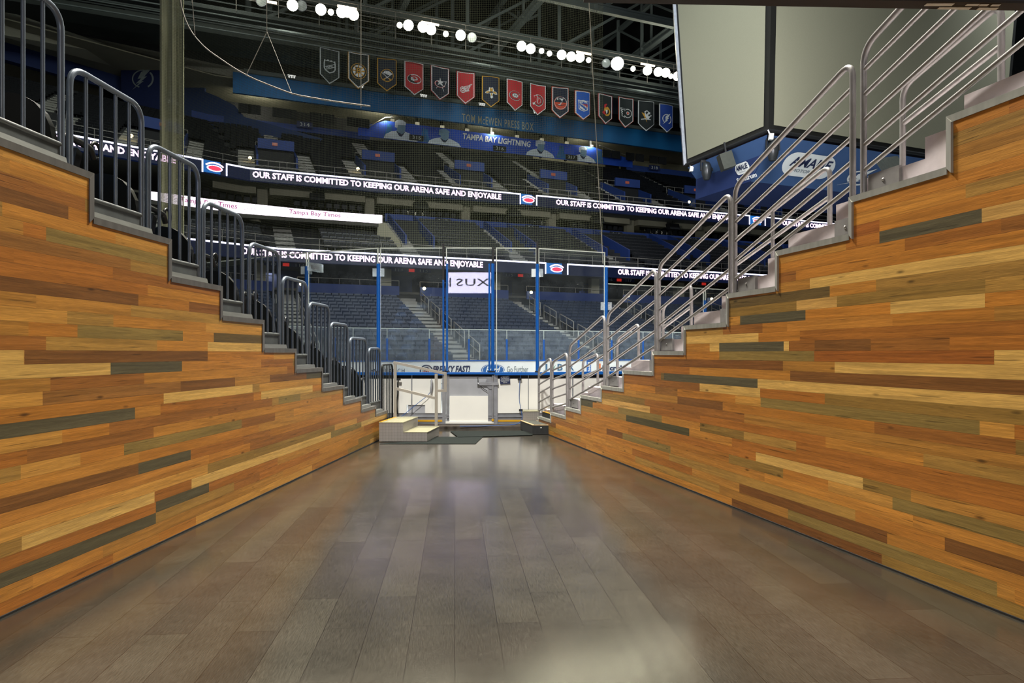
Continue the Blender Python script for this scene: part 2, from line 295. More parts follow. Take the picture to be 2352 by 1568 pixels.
ALU = simple('ribbed aluminium plank', (128, 130, 126), .4, .5, .1, 5, .08, 80, stretch=(1, 1, 9))
CONC = simple('painted pale concrete', (216, 207, 212), .8, 0, .14, 5, .08, 30)
DKCONC = simple('dark stand concrete', (40, 41, 42), .85, 0, .15, 2)
BLACKP = simple('black seat plastic', (24, 26, 25), .35, 0, .1, 8)
BLUESEAT = simple('blue seat fabric', (70, 100, 150), .7, 0, .1, 20)
BLACK = simple('matt black', (14, 15, 15), .7, 0, .1, 4)
WHITE = simple('white plastic board', (240, 239, 230), .35, 0, .03, 2)
WHITE2 = simple('scuffed door panel', (176, 178, 182), .4, .1, .12, 2.5)
ALUM = simple('aluminium frame', (160, 162, 166), .35, .5, .12, 6)
BLUE = simple('bright blue paint', (12, 86, 166), .3, 0, .05, 3)
YEL = simple('yellow kick strip', (214, 160, 20), .5, 0, .05, 3)
RGREY = simple('warm grey square tube', (150, 144, 134), .55, 0, .06, 5)
PLATE = plate_mat('diamond tread plate', (168, 164, 158))
PLATE_TOP = plate_mat('greenish worn tread top', (176, 172, 140))
GLASS = glass_mat('rink glass', .012); FGLASS = glass_mat('far rink glass', .05, .03)
EDGE = simple('polished glass edge', (196, 202, 192), .2, 0, .05, 3)
CLIP = glass_mat('clear plastic clip', .25, .1)
NAVY = simple('navy paint', (22, 34, 76), .6, 0, .08, 2)
BLUEW = simple('blue arena wall', (26, 54, 116), .65, 0, .08, .6)
TEAL = simple('teal blue fascia', (6, 96, 150), .6, 0, .08, .5)
BEIGE = simple('beige plaster', (150, 146, 122), .8, 0, .08, .5)
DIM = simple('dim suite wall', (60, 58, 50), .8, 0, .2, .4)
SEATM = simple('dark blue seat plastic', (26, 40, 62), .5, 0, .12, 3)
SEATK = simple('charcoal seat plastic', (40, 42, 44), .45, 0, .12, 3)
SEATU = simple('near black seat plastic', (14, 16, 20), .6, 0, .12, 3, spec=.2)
STAIR = simple('pale stair nosing', (150, 148, 138), .7, 0, .1, 2)
THINR = simple('thin stand handrail', (140, 136, 126), .5, .2, .1, 2)
GIRD = simple('grey roof girder', (96, 104, 100), .6, .1, .1, .5)
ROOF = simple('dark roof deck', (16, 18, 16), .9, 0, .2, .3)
SCREEN = simple('switched off led screen', (138, 136, 114), .45, 0, .03, 20, .1, 60)
FRAME = simple('black scoreboard frame', (26, 26, 22), .5, 0, .1, 2)
FABRIC = simple('blue skirt fabric', (58, 88, 132), .8, 0, .05, .8)
FABRICD = simple('deep blue skirt fabric', (30, 50, 98), .8, 0, .05, .8)
WPRINT = simple('white print', (232, 234, 228), .7, 0, .02, 2)
NPRINT = simple('navy print', (20, 32, 70), .7, 0, .02, 2)
LEDTXT = emit('lit message letters', (255, 214, 250), 3.2); LEDLINE = emit('lit border line', (226, 226, 255), 3.0)
LEDNAVY = emit('dark navy led panel', (10, 24, 60), .55); LEDBLUE = emit('blue led panel', (30, 110, 190), 1.0); LEDRED = emit('red lit logo', (255, 60, 90), 1.6)
LEDWHITE = emit('white lit ribbon', (255, 240, 255), 2.2); LEDPINK = emit('magenta lit print', (200, 70, 150), .8); LEDGHOST = emit('pale lit print', (225, 190, 235), 1.2)
LAMPE = emit('floodlight lens', (255, 250, 215), 38.0); WARM = emit('warm stair lamp', (255, 225, 150), 14.0)
SIGNRED = emit('red exit lamp', (220, 50, 40), .5); SIGNTXT = simple('pale sign numeral', (190, 196, 190), .6)
# ================================================================== tunnel: floor and the two stepped plank walls
fl = MB(); fl.add([(-6, -4, 0), (7, -4, 0), (7, 13.3, 0), (-6, 13.3, 0)], [(0, 1, 2, 3)]); struct('floor', fl, FLOOR)
LY = [-3.0, 0.3, 1.95, 2.8, 3.62, 4.47, 5.357, 6.158, 7.016, 7.859, 8.726, 9.57, 10.41, 11.2, 11.93]
LT = [3.90, 3.80, 3.50, 3.20, 2.91, 2.623, 2.338, 2.05, 1.786, 1.497, 1.261, .998, .7695, .586, .448]   # LT[i] ends at LY[i]; interval i = LY[i-1]..LY[i]
RY = [-3.0, 0.2, 1.0, 1.75, 2.55, 3.36, 4.151, 4.952, 5.792, 6.532, 7.347, 8.087, 8.952, 9.705, 10.54, 11.256, 12.04, 12.80]
RT = [4.4, 4.4, 4.1, 3.8, 3.5, 3.19, 2.884, 2.577, 2.311, 2.012, 1.741, 1.469, 1.222, .983, .80, .557, .406, .266]
LX = lambda Y, n=0: -3.083 + .0759 * Y - n
RX = lambda Y, n=0: 3.683 - .2494 * Y + n
TONES = [(lin(c), wt) for c, wt in [((206, 134, 46), 11), ((198, 124, 38), 11), ((194, 130, 48), 8), ((214, 148, 60), 6), ((220, 164, 84), 1.4), ((184, 110, 32), 8),
         ((168, 102, 34), 5), ((140, 84, 28), 2), ((160, 118, 48), 4), ((120, 92, 44), 1.2), ((92, 80, 44), .6), ((182, 132, 56), 6)]]
TN = {'k': lin((98, 86, 58)), 'd': lin((136, 84, 30)), 'm': lin((162, 104, 40)), 'o': lin((154, 122, 58)), 'l': lin((230, 176, 90)), 'h': lin((206, 132, 46)), 'r': lin((172, 96, 28))}
ROW = .0815
def plank_wall(name, YS, TS, XF, fixed, side, y_start):
    rng = random.Random(11 if side < 0 else 23); top = max(TS); rows = int(top / ROW) + 1
    vs = []; fs = []; cols = []; seeds = []; uvs = []
    L = math.sqrt(1 + (.0759 if side < 0 else .2494) ** 2)
    fx = {}
    for x0, x1, px, py, tone in fixed:      # planks of a marked tone, found on the wall plane
        def Yof(q): return (-3.083 if side < 0 else 3.683) / ((q - CX) / F + (-.0759 if side < 0 else .2494))
        Ya, Yb = sorted((Yof(x0), Yof(x1))); yy = Yof(px); z = EYE + (HZ - py) * yy / F
        fx.setdefault(int(z / ROW), []).append((Ya, Yb, TN[tone]))
    for r in range(rows):
        z0 = r * ROW; z1 = z0 + ROW; segs = []; y = y_start - rng.random() * 1.2
        while y < YS[-1]:
            l = rng.choice((.5, .7, .9, 1.2, 1.5, 1.8, 2.2, 2.6)) * rng.uniform(.85, 1.1)
            t = rng.choices([a for a, b in TONES], [b for a, b in TONES])[0]
            f = rng.uniform(.9, 1.1); segs.append((y, y + l, tuple(c * f for c in t), rng.random())); y += l
        for (a, b, t) in fx.get(r, []):
            new = []
            for s in segs:
                if s[1] <= a or s[0] >= b: new.append(s)
                else:
                    if s[0] < a: new.append((s[0], a, s[2], s[3]))
                    if s[1] > b: new.append((b, s[1], s[2], s[3]))
            segs = new + [(a, b, t, rng.random())]
        for (a, b, t, sd) in segs:
            cuts = sorted(set([max(a, YS[0]), min(b, YS[-1])] + [q for q in YS if a < q < b]))
            for c0, c1 in zip(cuts[:-1], cuts[1:]):
                mid = (c0 + c1) / 2; i = next((k for k in range(1, len(YS)) if YS[k - 1] <= mid <= YS[k]), None)
                if i is None: continue
                zt = min(z1, TS[i])
                if zt <= z0 + 1e-4: continue
                k = len(vs); vs += [(XF(c0), c0, z0), (XF(c1), c1, z0), (XF(c1), c1, zt), (XF(c0), c0, zt)]
                fs.append((k, k + 1, k + 2, k + 3) if side < 0 else (k + 3, k + 2, k + 1, k)); cols.append((t[0] * .82 + .004, t[1] * .885 + .006, t[2] * .90 + .008)); seeds.append(sd)
                q = [(c0 * L, z0), (c1 * L, z0), (c1 * L, zt), (c0 * L, zt)]; uvs.append(q if side < 0 else q[::-1])
    me = bpy.data.meshes.new(name); nb = len(fs)
    # thickness behind the boards
    th = .03 * side
    for i in range(1, len(YS)):
        a, b, zt = YS[i - 1], YS[i], TS[i]; k = len(vs)
        vs += [(XF(a) + th, a, 0), (XF(b) + th, b, 0), (XF(b) + th, b, zt), (XF(a) + th, a, zt), (XF(a), a, zt), (XF(b), b, zt)]
        fs += [(k, k + 1, k + 2, k + 3), (k + 4, k + 5, k + 2, k + 3)]; cols += [TN['m']] * 2; seeds += [.5] * 2; uvs += [[(0, 0)] * 4] * 2
    me.from_pydata(vs, [], fs); me.materials.append(WOOD)
    ca = me.color_attributes.new('plank', 'FLOAT_COLOR', 'CORNER'); sa = me.attributes.new('seed', 'FLOAT', 'FACE'); ul = me.uv_layers.new(name='UVMap')
    for p in me.polygons:
        sa.data[p.index].value = seeds[p.index]
        for j, li in enumerate(p.loop_indices): ca.data[li].color = tuple(cols[p.index]) + (1,); ul.data[li].uv = uvs[p.index][j]
    o = bpy.data.objects.new(name, me); C.objects.link(o); o['kind'] = 'structure'; return o
LFIX = [(-20, 157, 140, 470, 'd'), (106, 383, 120, 545, 'o'), (-20, 300, 200, 600, 'm'), (-20, 318, 200, 668, 'd'), (178, 420, 300, 765, 'o'), (477, 600, 540, 796, 'l'), (-20, 55, 30, 815, 'l'),
        (56, 477, 250, 823, 'd'), (-20, 254, 120, 850, 'l'), (254, 418, 340, 844, 'k'), (418, 600, 500, 841, 'h'), (98, 415, 250, 905, 'm'), (415, 540, 480, 883, 'd'), (376, 580, 480, 905, 'l'), (620, 705, 660, 866, 'd'), (704, 745, 722, 861, 'k'),
        (-20, 310, 150, 965, 'k'), (600, 718, 660, 900, 'l'), (285, 555, 400, 1000, 'o'), (-20, 438, 250, 1092, 'd'), (318, 438, 390, 1046, 'k'), (102, 325, 250, 1120, 'o'), (358, 480, 420, 1150, 'k'), (-20, 358, 200, 1250, 'k'),
        (50, 355, 250, 1185, 'l'), (440, 900, 600, 1050, 'l'), (640, 690, 660, 925, 'o'), (760, 830, 800, 985, 'o'), (-20, 480, 200, 1140, 'h')]
RFIX = [(2020, 2255, 2100, 520, 'k'), (1960, 2020, 1990, 530, 'r'), (1860, 2400, 2100, 622, 'l'), (2045, 2262, 2150, 690, 'l'), (1700, 1850, 1780, 722, 'k'), (1808, 2050, 1900, 745, 'h'), (1630, 1812, 1700, 792, 'l'), (1652, 1870, 1750, 812, 'o'),
        (1870, 2283, 2050, 810, 'r'), (1871, 2000, 1930, 783, 'd'), (2284, 2400, 2320, 812, 'l'), (1917, 2400, 2100, 845, 'l'), (1815, 2400, 2100, 868, 'd'), (1555, 1742, 1650, 770, 'l'), (1652, 1800, 1700, 801, 'k'), (1525, 1880, 1700, 884, 'k'),
        (1740, 2400, 2000, 895, 'l'), (1747, 2250, 2000, 945, 'o'), (1607, 1746, 1680, 905, 'l'), (1736, 1982, 1850, 1078, 'l'), (1556, 1660, 1600, 930, 'd'), (2050, 2400, 2200, 1185, 'o'), (1810, 2290, 2050, 1260, 'o'), (2170, 2400, 2300, 1300, 'd'),
        (1505, 1556, 1530, 905, 'm'), (1420, 1520, 1470, 958, 'o'), (1430, 1540, 1480, 1010, 'o')]
plank_wall('wall_left', LY, LT, LX, LFIX, -1, -3.0)
plank_wall('wall_right', RY, RT, RX, RFIX, 1, -3.0)
# metal edging along every tread and riser, a mitred strip capping the boards
def edging(YS, TS, XF, side, base):
    k = base
    for i in range(1, len(YS)):
        mb = MB(); a, b, z = YS[i - 1], YS[i], TS[i]; o1 = -side * .006; i1 = side * .055; w = .04
        zn = TS[i + 1] if i + 1 < len(YS) else z - .1
        # face strip of the tread, top cap, and the riser strip down to the next tread
        mb.hexa([(XF(a) + o1, a, z - w), (XF(b) + o1, b, z - w), (XF(b) + i1, b, z - w), (XF(a) + i1, a, z - w), (XF(a) + o1, a, z + .006), (XF(b) + o1, b + .004, z + .006), (XF(b) + i1, b + .004, z + .006), (XF(a) + i1, a, z + .006)])
        mb.hexa([(XF(b) + o1, b - w, zn - w), (XF(b) + o1, b + .006, zn), (XF(b) + i1, b + .006, zn), (XF(b) + i1, b - w, zn - w), (XF(b) + o1, b - w, z - w), (XF(b) + o1, b + .006, z + .006), (XF(b) + i1, b + .006, z + .006), (XF(b) + i1, b - w, z - w)])
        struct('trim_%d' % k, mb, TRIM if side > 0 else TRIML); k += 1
    return k
kk = edging(LY, LT, LX, -1, 1); edging(RY, RT, RX, 1, kk)
for side, XF, nm in ((-1, LX, 'baseboard_left'), (1, RX, 'baseboard_right')):
    ye = LY[-1] if side < 0 else RY[-1]
    mb = MB(); mb.hexa([(XF(-3) - side * .01, -3, 0), (XF(ye) - side * .01, ye, 0), (XF(ye) + side * .0, ye, 0), (XF(-3), -3, 0), (XF(-3) - side * .01, -3, .012), (XF(ye) - side * .01, ye, .012), (XF(ye), ye, .012), (XF(-3), -3, .012)])
    struct(nm, mb, BLACK)
# ---- left stand platforms behind the wall (dark stepped concrete) and right stand
mb = MB()
for i in range(1, len(LY)): mb.box(-12, LX(LY[i], .2) - .1, LY[i - 1], LY[i], 0, LT[i] - .03)
obj('stand_platform', mb, DKCONC, label='dark stepped seating platform behind the left plank wall', cat='stand')
mb = MB()
for i in range(1, len(RY)):
    a, b, z = RY[i - 1], RY[i], RT[i]; st = .14; hi = a + .3
    for (c0, c1, zt) in ((a - .0, hi, z + .28), (hi, b + .02, z + st)):
        mb.hexa([(RX(c0, .12), c0, 0), (RX(c1, .12), c1, 0), (RX(c1, .12) + 1.2, c1, 0), (RX(c0, .12) + 1.2, c0, 0), (RX(c0, .12), c0, zt), (RX(c1, .12), c1, zt), (RX(c1, .12) + 1.2, c1, zt), (RX(c0, .12) + 1.2, c0, zt)])
obj('concrete_stair', mb, CONC, label='pale painted concrete stair rising behind the right plank wall', cat='stair')
mb = MB()
for i in range(1, len(RY)): mb.hexa([(RX(RY[i - 1], 1.34), RY[i - 1], 0), (RX(RY[i], 1.34), RY[i], 0), (11, RY[i], 0), (11, RY[i - 1], 0), (RX(RY[i - 1], 1.34), RY[i - 1], RT[i] - .1), (RX(RY[i], 1.34), RY[i], RT[i] - .1), (11, RY[i], RT[i] - .1), (11, RY[i - 1], RT[i] - .1)])
obj('stand_platform', mb, DKCONC, label='dark stepped seating platform beyond the right concrete stair', cat='stand')

# ================================================================== left guard rails
UL = [(3.62, 4.389), (4.466, 5.226), (5.309, 6.035), (6.115, 6.86), (7.01, 7.74), (7.836, 8.578), (8.65, 9.387), (9.456, 10.2), (10.3, 11.15), (11.3, 12.0)]
TOPS = [3.67, 3.353, 3.106, 2.834, 2.608, 2.35, 2.112, 1.89, 1.70, 1.551]
for i, (ya, yb) in enumerate(UL):
    T = LT[5 + i]; zt = TOPS[i] - .02; xa, xb = LX(ya, .15), LX(yb, .15)
    pos = 'nearest the camera' if i == 0 else ORD[i] + ' from the camera'
    t = thing('guard_rail', 'grey tubular guard rail with upright bars on the left wall steps, ' + pos, 'guard rail', (xa, ya, T), 'guard rails stepping down the left wall')
    fr = MB(); fr.tube(bend([(xa, ya, T - .25), (xa, ya, zt), (xb, yb, zt), (xb, yb, T - .02)], .14, 7), .021, 10); obj('frame', fr, STEEL, t)
    zb = T + .165; br = MB(); br.tube([(xa, ya, zb), (xb, yb, zb)], .018, 8); obj('bottom_rail', br, DKSTEEL, t)
    for k in range(4):
        q = (k + 1) / 5; b = MB(); b.tube([(xa + (xb - xa) * q, ya + (yb - ya) * q, zb), (xa + (xb - xa) * q, ya + (yb - ya) * q, zt)], .0125, 8); obj('bar', b, STEEL, t)
    kp = MB(); kp.hexa([(xa + .005, ya, T + .03), (xb + .005, yb, T + .03), (xb - .02, yb, T + .03), (xa - .02, ya, T + .03), (xa + .005, ya, zb), (xb + .005, yb, zb), (xb - .02, yb, zb), (xa - .02, ya, zb)]); obj('kick_plate', kp, DKSTEEL, t)
    p = MB(); y1 = min(yb - .02, LY[5 + i] - .2)
    p.hexa([(LX(ya, .02), ya + .02, T + .007), (LX(y1, .02), y1, T + .007), (LX(y1, .1), y1, T + .007), (LX(ya, .1), ya + .02, T + .007), (LX(ya, .03), ya + .02, T + .05), (LX(y1, .03), y1, T + .05), (LX(y1, .1), y1, T + .05), (LX(ya, .1), ya + .02, T + .05)])
    obj('step_plank', p, ALU, label='ribbed aluminium plank behind the left wall edge, below guard rail ' + pos, cat='plank', group='aluminium planks on the left steps')
t = thing('fence_panel', 'short black barred fence panel between the left guard rails and the grey ramp handrail', 'fence', (-2.1, 12.2, 0))
ya, yb = 12.2, 12.95; xa, xb = LX(ya, .17), LX(yb, .17); fr = MB()
fr.tube(bend([(xa, ya, 0), (xa, ya, 1.24), (xb, yb, 1.24), (xb, yb, 0)], .1, 6), .016, 8); obj('frame', fr, BLACK, t)
for k in range(6): q = (k + 1) / 7; b = MB(); b.tube([(xa + (xb - xa) * q, ya + (yb - ya) * q, .2), (xa + (xb - xa) * q, ya + (yb - ya) * q, 1.24)], .009, 6); obj('bar', b, DKSTEEL, t)
b = MB(); b.bar((xa, ya, .2), (xb, yb, .2), .04, .05); obj('bottom_rail', b, BLACK, t)
# ---- black stadium chairs on the left stand
def stadium_chair():
    t = thing('stadium_chair', None, None)
    b = MB(); prof = []
    for s in (0, 1):   # rounded backrest slab, leaning towards the camera side
        pts = [(-.23, .08), (-.238, .4), (-.238, .54)] + [(.238 * math.cos(math.radians(a)), .56 + .24 * math.sin(math.radians(a))) for a in range(170, 0, -20)] + [(.238, .54), (.238, .4), (.23, .08)]
        prof.append([(x, .0 - z * .22 + (.055 if s else 0), z) for x, z in pts])
    n = len(prof[0]); vs = prof[0] + prof[1]; fs = [tuple(range(n)), tuple(range(2 * n - 1, n - 1, -1))] + [(i, i + n, (i + 1) % n + n, (i + 1) % n) for i in range(n)]
    b.add(vs, fs); obj('backrest', b, BLACKP, t)
    b = MB(); b.prism([(x, .05 - z * .2 + .012, z) for x, z in [(-.19, .25), (-.19, .6), (-.1, .7), (.1, .7), (.19, .6), (.19, .25)]], (0, .03, 0)); obj('back_cushion', b, BLUESEAT, t)
    b = MB(); b.obox((0, .17, .38), (.21, 0, 0), (0, .05, .16), (0, .03, -.012)); obj('seat_cushion', b, BLACKP, t)
    for s in (-1, 1):
        b = MB(); b.tube(bend([(s * .255, -.02, .0), (s * .255, .02, .42), (s * .255, -.02, .58), (s * .255, .26, .57), (s * .255, .3, .5)], .05, 4), .024, 8); obj('armrest', b, BLACKP, t)
    b = MB(); ring = [(.255 + .0, .33 + .055 * math.cos(a * math.pi / 6), .57 + .055 * math.sin(a * math.pi / 6)) for a in range(13)]; b.tube(ring, .013, 6); obj('cup_holder', b, BLACKP, t)
    b = MB(); b.box(-.03, .03, -.02, .12, 0, .3); obj('pedestal', b, BLACK, t)
    return t
def copy_tree(o, loc, rz=0.0, label=None, group=None, cat=None):
    r = o.copy(); C.objects.link(r); r.location = loc; r.rotation_euler = (0, 0, rz)
    for ch in o.children:
        c = ch.copy(); C.objects.link(c); c.parent = r; c.matrix_parent_inverse = ch.matrix_parent_inverse.copy()
    tag(r, label, cat, group); return r
base = stadium_chair(); first = True
for i in range(5, 14):
    for j in range(2):
        Y = LY[i] + .12; z = LT[i + 1] + .0 if i + 1 < len(LT) else .4
        loc = (LX(Y, .52 + j * .56), Y, z)
        lab = 'black stadium chair %s of the %s left stand row from the camera' % ('at the aisle end' if j == 0 else 'second from the aisle', ORD[i - 5])
        if first: base.location = loc; tag(base, lab, 'chair', 'stadium chairs on the left stand'); first = False
        else: copy_tree(base, loc, 0, lab, 'stadium chairs on the left stand', 'chair')

# ================================================================== right hand rails (sloping bars)
UR = [(3.45, 4.929, 3.285, 2.767, 6), (5.034, 6.541, 2.684, 2.159, 6), (6.614, 8.105, 2.087, 1.60, 6), (8.182, 9.671, 1.542, 1.111, 6), (9.784, 11.28, 1.076, .687, 6), (11.41, 12.21, .613, .484, 6), (12.29, 13.05, .525, .356, 6)]
def rz(Y):
    for i in range(1, len(RY)):
        if Y <= RY[i]: return RT[i]
    return .1
for i, (yn, yf, bn, bf, nb) in enumerate(UR):
    xn, xf = RX(yn, .085), RX(yf, .085); sp = .181 if i < 5 else .165
    t = thing('hand_rail', 'grey pipe railing with sloping bars on the right wall steps, ' + ('nearest the camera' if i == 0 else ORD[i] + ' from the camera'), 'railing', (xn, yn, 0), 'railings climbing the right wall')
    tn, tf = bn + sp * 5 + .0, bf + sp * 5 - .02
    fr = MB(); fr.tube(bend([(xn, yn, rz(yn) - .02), (xn, yn, tn + .02), (xf, yf, tf), (xf, yf, rz(yf) - .05)], .13, 8), .0225, 10); obj('frame', fr, RAIL, t)
    for k in range(5):
        b = MB(); b.tube([(xn, yn, bn + sp * k), (xf, yf, bf + sp * k)], .0165, 8); obj('bar', b, RAIL, t)
    for (y0, y1) in ((yf - .30, yf - .03), (yn - .02, yn + .2)):
        zt = rz((y0 + y1) / 2); b = MB(); b.hexa([(RX(y0, .095), y0, zt + .012), (RX(y1, .095), y1, zt + .012), (RX(y1, .118), y1, zt + .012), (RX(y0, .118), y0, zt + .012), (RX(y0, .095), y0, zt + .15), (RX(y1, .095), y1, zt + .15), (RX(y1, .118), y1, zt + .15), (RX(y0, .118), y0, zt + .15)])
        pl = obj('mounting_plate', b, RAIL, t)
        b = MB(); ym = (y0 + y1) / 2; b.lathe((RX(ym, .095), ym, zt + .085), (-1, 0, 0), [(.014, 0), (.014, .004), (.008, .004), (.008, .008), (0, .008)], 10); bo = obj('bolt', b, RAIL); bo.parent = pl
BR = [(4.33, 5.09, 3.67, 3.43), (5.85, 7.33, 3.06, 2.63), (8.167, 8.887, 2.278, 2.05), (9.616, 10.36, 1.867, 1.655), (11.15, 11.84, 1.443, 1.32)]
for i, (yn, yf, zn, zf) in enumerate(BR):
    xn, xf = RX(yn, .5), RX(yf, .5); t = thing('stair_rail', 'grey two-bar stair rail behind the right railings, ' + ('nearest the camera' if i == 0 else ORD[i] + ' from the camera'), 'railing', (xn, yn, 0), 'stair rails on the right concrete stair')
    fr = MB(); fr.tube(bend([(xn, yn, rz(yn) + .1), (xn, yn, zn), (xf, yf, zf), (xf, yf, rz(yf) + .1)], .1, 7), .021, 9); obj('frame', fr, RAIL, t)
    b = MB(); b.tube([(xn, yn, zn - .27), (xf, yf, zf - .27)], .019, 8); obj('bar', b, RAIL, t)
    if i == 1: b = MB(); b.tube([(RX(6.625, .5), 6.625, rz(6.625) + .1), (RX(6.625, .5), 6.625, 2.83)], .02, 8); obj('middle_post', b, RAIL, t)
# ---- overhead header beam near the camera with stickers
t = thing('header_beam', 'dark steel header beam crossing the top right above the tunnel', 'beam', (1.8, 3.2, 3.1))
a = P(1340, 0, 3.20) - Vector((0, .07, 0)); b = P(2500, 22, 3.29) - Vector((0, .07, 0)); mb = MB(); dy = Vector((0, .07, .0)); up = Vector((0, 0, .45))
mb.hexa([a + dy * .1, b + dy * .1, b + dy * .3, a + dy * .3, a + dy * .1 + up, b + dy * .1 + up, b + dy * .3 + up, a + dy * .3 + up]); obj('web', mb, simple('dark blue grey beam', (52, 62, 74), .5, .2, .1, 4), t)
mb = MB(); mb.hexa([a + Vector((0, 0, -.012)), b + Vector((0, 0, -.012)), b + dy + Vector((0, 0, -.012)), a + dy + Vector((0, 0, -.012)), a + Vector((0, 0, 0)), b + Vector((0, 0, 0)), b + dy + Vector((0, 0, 0)), a + dy + Vector((0, 0, 0))]); obj('flange', mb, simple('dark flange', (34, 30, 28), .6, .1, .1, 4), t)
def onbeam(px, f, w, d, k):
    q = (px - 1340) / (2500 - 1340); c = a + (b - a) * q + dy * f + Vector((0, 0, -.0135)); m_ = MB(); m_.obox(c, (w / 2, 0, 0), (.0, d / 2, 0), (0, 0, .0012)); obj('sticker', m_, WPRINT, t)
for px, f, w, d in ((2137, .35, .13, .022), (2168, .8, .10, .02), (2203, .78, .06, .022), (2212, .3, .06, .016), (2238, .3, .04, .016), (2246, .78, .045, .022), (2265, .3, .04, .016), (2268, .78, .05, .022)): onbeam(px, f, w, d, 0)
# ================================================================== rink: ice, near boards, door, glass
D0 = 13.45
def gp(px, py=980.0, ratio=None): return None
# plan of the near boards: (pixel column, depth)
NB = [(440, 15.9), (705, 14.08), (870, 13.47), (1022, D0), (1137, D0), (1235, 13.5), (1392, 14.08), (1619, 15.1), (1800, 16.4)]
def XY(px, Y): return ((px - CX) / F * Y, Y)
NBP = [XY(a, b) for a, b in NB]
ice = MB(); ice.add([(-40, 13.9, -.02), (60, 13.9, -.02), (60, 62, -.02), (-40, 62, -.02)], [(0, 1, 2, 3)])
obj('ice_sheet', ice, simple('white ice', (215, 222, 226), .2, 0, .03, .3), label='white ice surface of the rink beyond the boards', cat='ice')
def wallseg(mb, p, q, z0, z1, t0, t1, m=0):   # slab between plan points p,q offset away (t) from the camera
    d = Vector((q[0] - p[0], q[1] - p[1], 0)).normalized(); n = Vector((-d.y, d.x, 0))
    if n.y < 0: n = -n
    a = Vector((p[0], p[1], 0)); b = Vector((q[0], q[1], 0)); Z0 = Vector((0, 0, z0)); Z1 = Vector((0, 0, z1))
    mb.hexa([a + n * t0 + Z0, b + n * t0 + Z0, b + n * t1 + Z0, a + n * t1 + Z0, a + n * t0 + Z1, b + n * t0 + Z1, b + n * t1 + Z1, a + n * t1 + Z1], m)
def lerp(p, q, t): return (p[0] + (q[0] - p[0]) * t, p[1] + (q[1] - p[1]) * t)
names = ['far left of the door', 'second left of the door', 'just left of the door', None, 'just right of the door', 'second right of the door', 'third right of the door', 'furthest right of the door']
for i in range(8):
    if i == 3: continue
    p, q = NBP[i], NBP[i + 1]; lab = names[i]
    mid = lerp(p, q, .5); t = thing('dasher_board', 'white rink dasher board with blue cap, ' + lab, 'rink board', (mid[0], mid[1], 0), 'near rink boards')
    b = MB(); wallseg(b, p, q, 1.02, 1.075, -.09, .12); obj('cap_rail', b, BLUE, t)
    b = MB(); wallseg(b, p, q, .95, 1.02, .03, .06); obj('gap_backing', b, BLACK, t)
    b = MB()
    if i == 2:   # panel with the service notch
        pa, pb = lerp(p, q, .42), lerp(p, q, .70); wallseg(b, p, pa, .27, .95, -.0, .03); wallseg(b, pa, pb, .43, .95, 0, .03); wallseg(b, pb, lerp(p, q, .94), .27, .95, 0, .03)
    else: wallseg(b, p, q, .27, .95, 0, .03)
    obj('panel', b, WHITE, t)
    b = MB(); wallseg(b, p, q, .0, .27, .03, .06); wallseg(b, p, q, .19, .205, .0, .04); wallseg(b, p, q, .0, .03, -.02, .04); obj('base_frame', b, ALUM, t)
    b = MB(); wallseg(b, p, q, .10, .135, .015, .032); obj('kick_strip', b, YEL, t)
    for f in ((.5,) if i != 4 else (.78,)):
        b = MB(); wallseg(b, lerp(p, q, f - .008), lerp(p, q, f + .008), .27, 1.02, -.012, .012); obj('joint_strip', b, ALUM, t)
    if i == 2:
        b = MB(); wallseg(b, lerp(p, q, .44), lerp(p, q, .70), .24, .43, .03, .05); obj('service_box', b, WHITE2, t)
# bottom of the board: dark threshold ledge
b = MB(); b.box(-2.3, 1.4, 13.05, 13.44, 0, .055); obj('threshold', b, simple('worn dark ledge', (70, 62, 54), .7, .1, .3, 8), label='worn dark threshold ledge along the foot of the near rink boards', cat='threshold')
# door
def X0(px): return (px - CX) / F * D0
def Z0(py): return EYE + (HZ - py) * D0 / F
t = thing('rink_door', 'white rink door with aluminium frame and latch in the near boards', 'door', (X0(1077), D0, 0))
def fbox(nm, x0, x1, y0, y1, d0, d1, mat, par=t, lab=None):
    m_ = MB(); m_.box(X0(x0), X0(x1), D0 + d0, D0 + d1, Z0(y1), Z0(y0)); return obj(nm, m_, mat, par, lab)
fbox('upper_panel', 1032, 1122, 866, 911, .0, .03, WHITE2); fbox('lower_panel', 1033, 1121, 909, 967, -.03, .0, WHITE)
fbox('stile', 1016, 1024, 859, 980, -.03, .05, ALUM); fbox('stile', 1025, 1032, 862, 978, -.01, .05, ALUM); fbox('stile', 1121, 1130, 890, 978, -.02, .05, ALUM); fbox('stile', 1134, 1143, 858, 978, -.03, .05, ALUM)
fbox('bottom_rail', 1024, 1134, 967, 972, -.05, .03, WHITE); fbox('bottom_rail', 1024, 1134, 972, 979, -.03, .03, ALUM); fbox('bottom_slot', 1025, 1133, 975, 977, -.035, -.028, NAVY)
fbox('top_rail', 1024, 1134, 864.5, 867, -.02, .03, ALUM); fbox('cap_rail', 1022, 1137, 854.5, 859, -.09, .12, BLUE); fbox('gap_backing', 1024, 1134, 859, 864.5, .03, .06, BLACK)
b = MB(); b.tube([(X0(1132), D0 - .05, Z0(862)), (X0(1132), D0 - .05, Z0(967))], .018, 8); obj('latch_rod', b, ALUM, t); b = MB(); b.tube([(X0(1132), D0 - .05, Z0(966)), (X0(1132), D0 - .05, Z0(961))], .024, 8); obj('rod_foot', b, YEL, t)
la = fbox('latch', 1096, 1145, 878, 884, -.07, -.03, ALUM); b = MB(); b.prism([(X0(x), D0 - .045, Z0(y)) for x, y in ((1112, 884), (1120, 866), (1134, 866), (1134, 893), (1124, 893), (1118, 886))], (0, .02, 0)); obj('latch_plate', b, ALUM, t)
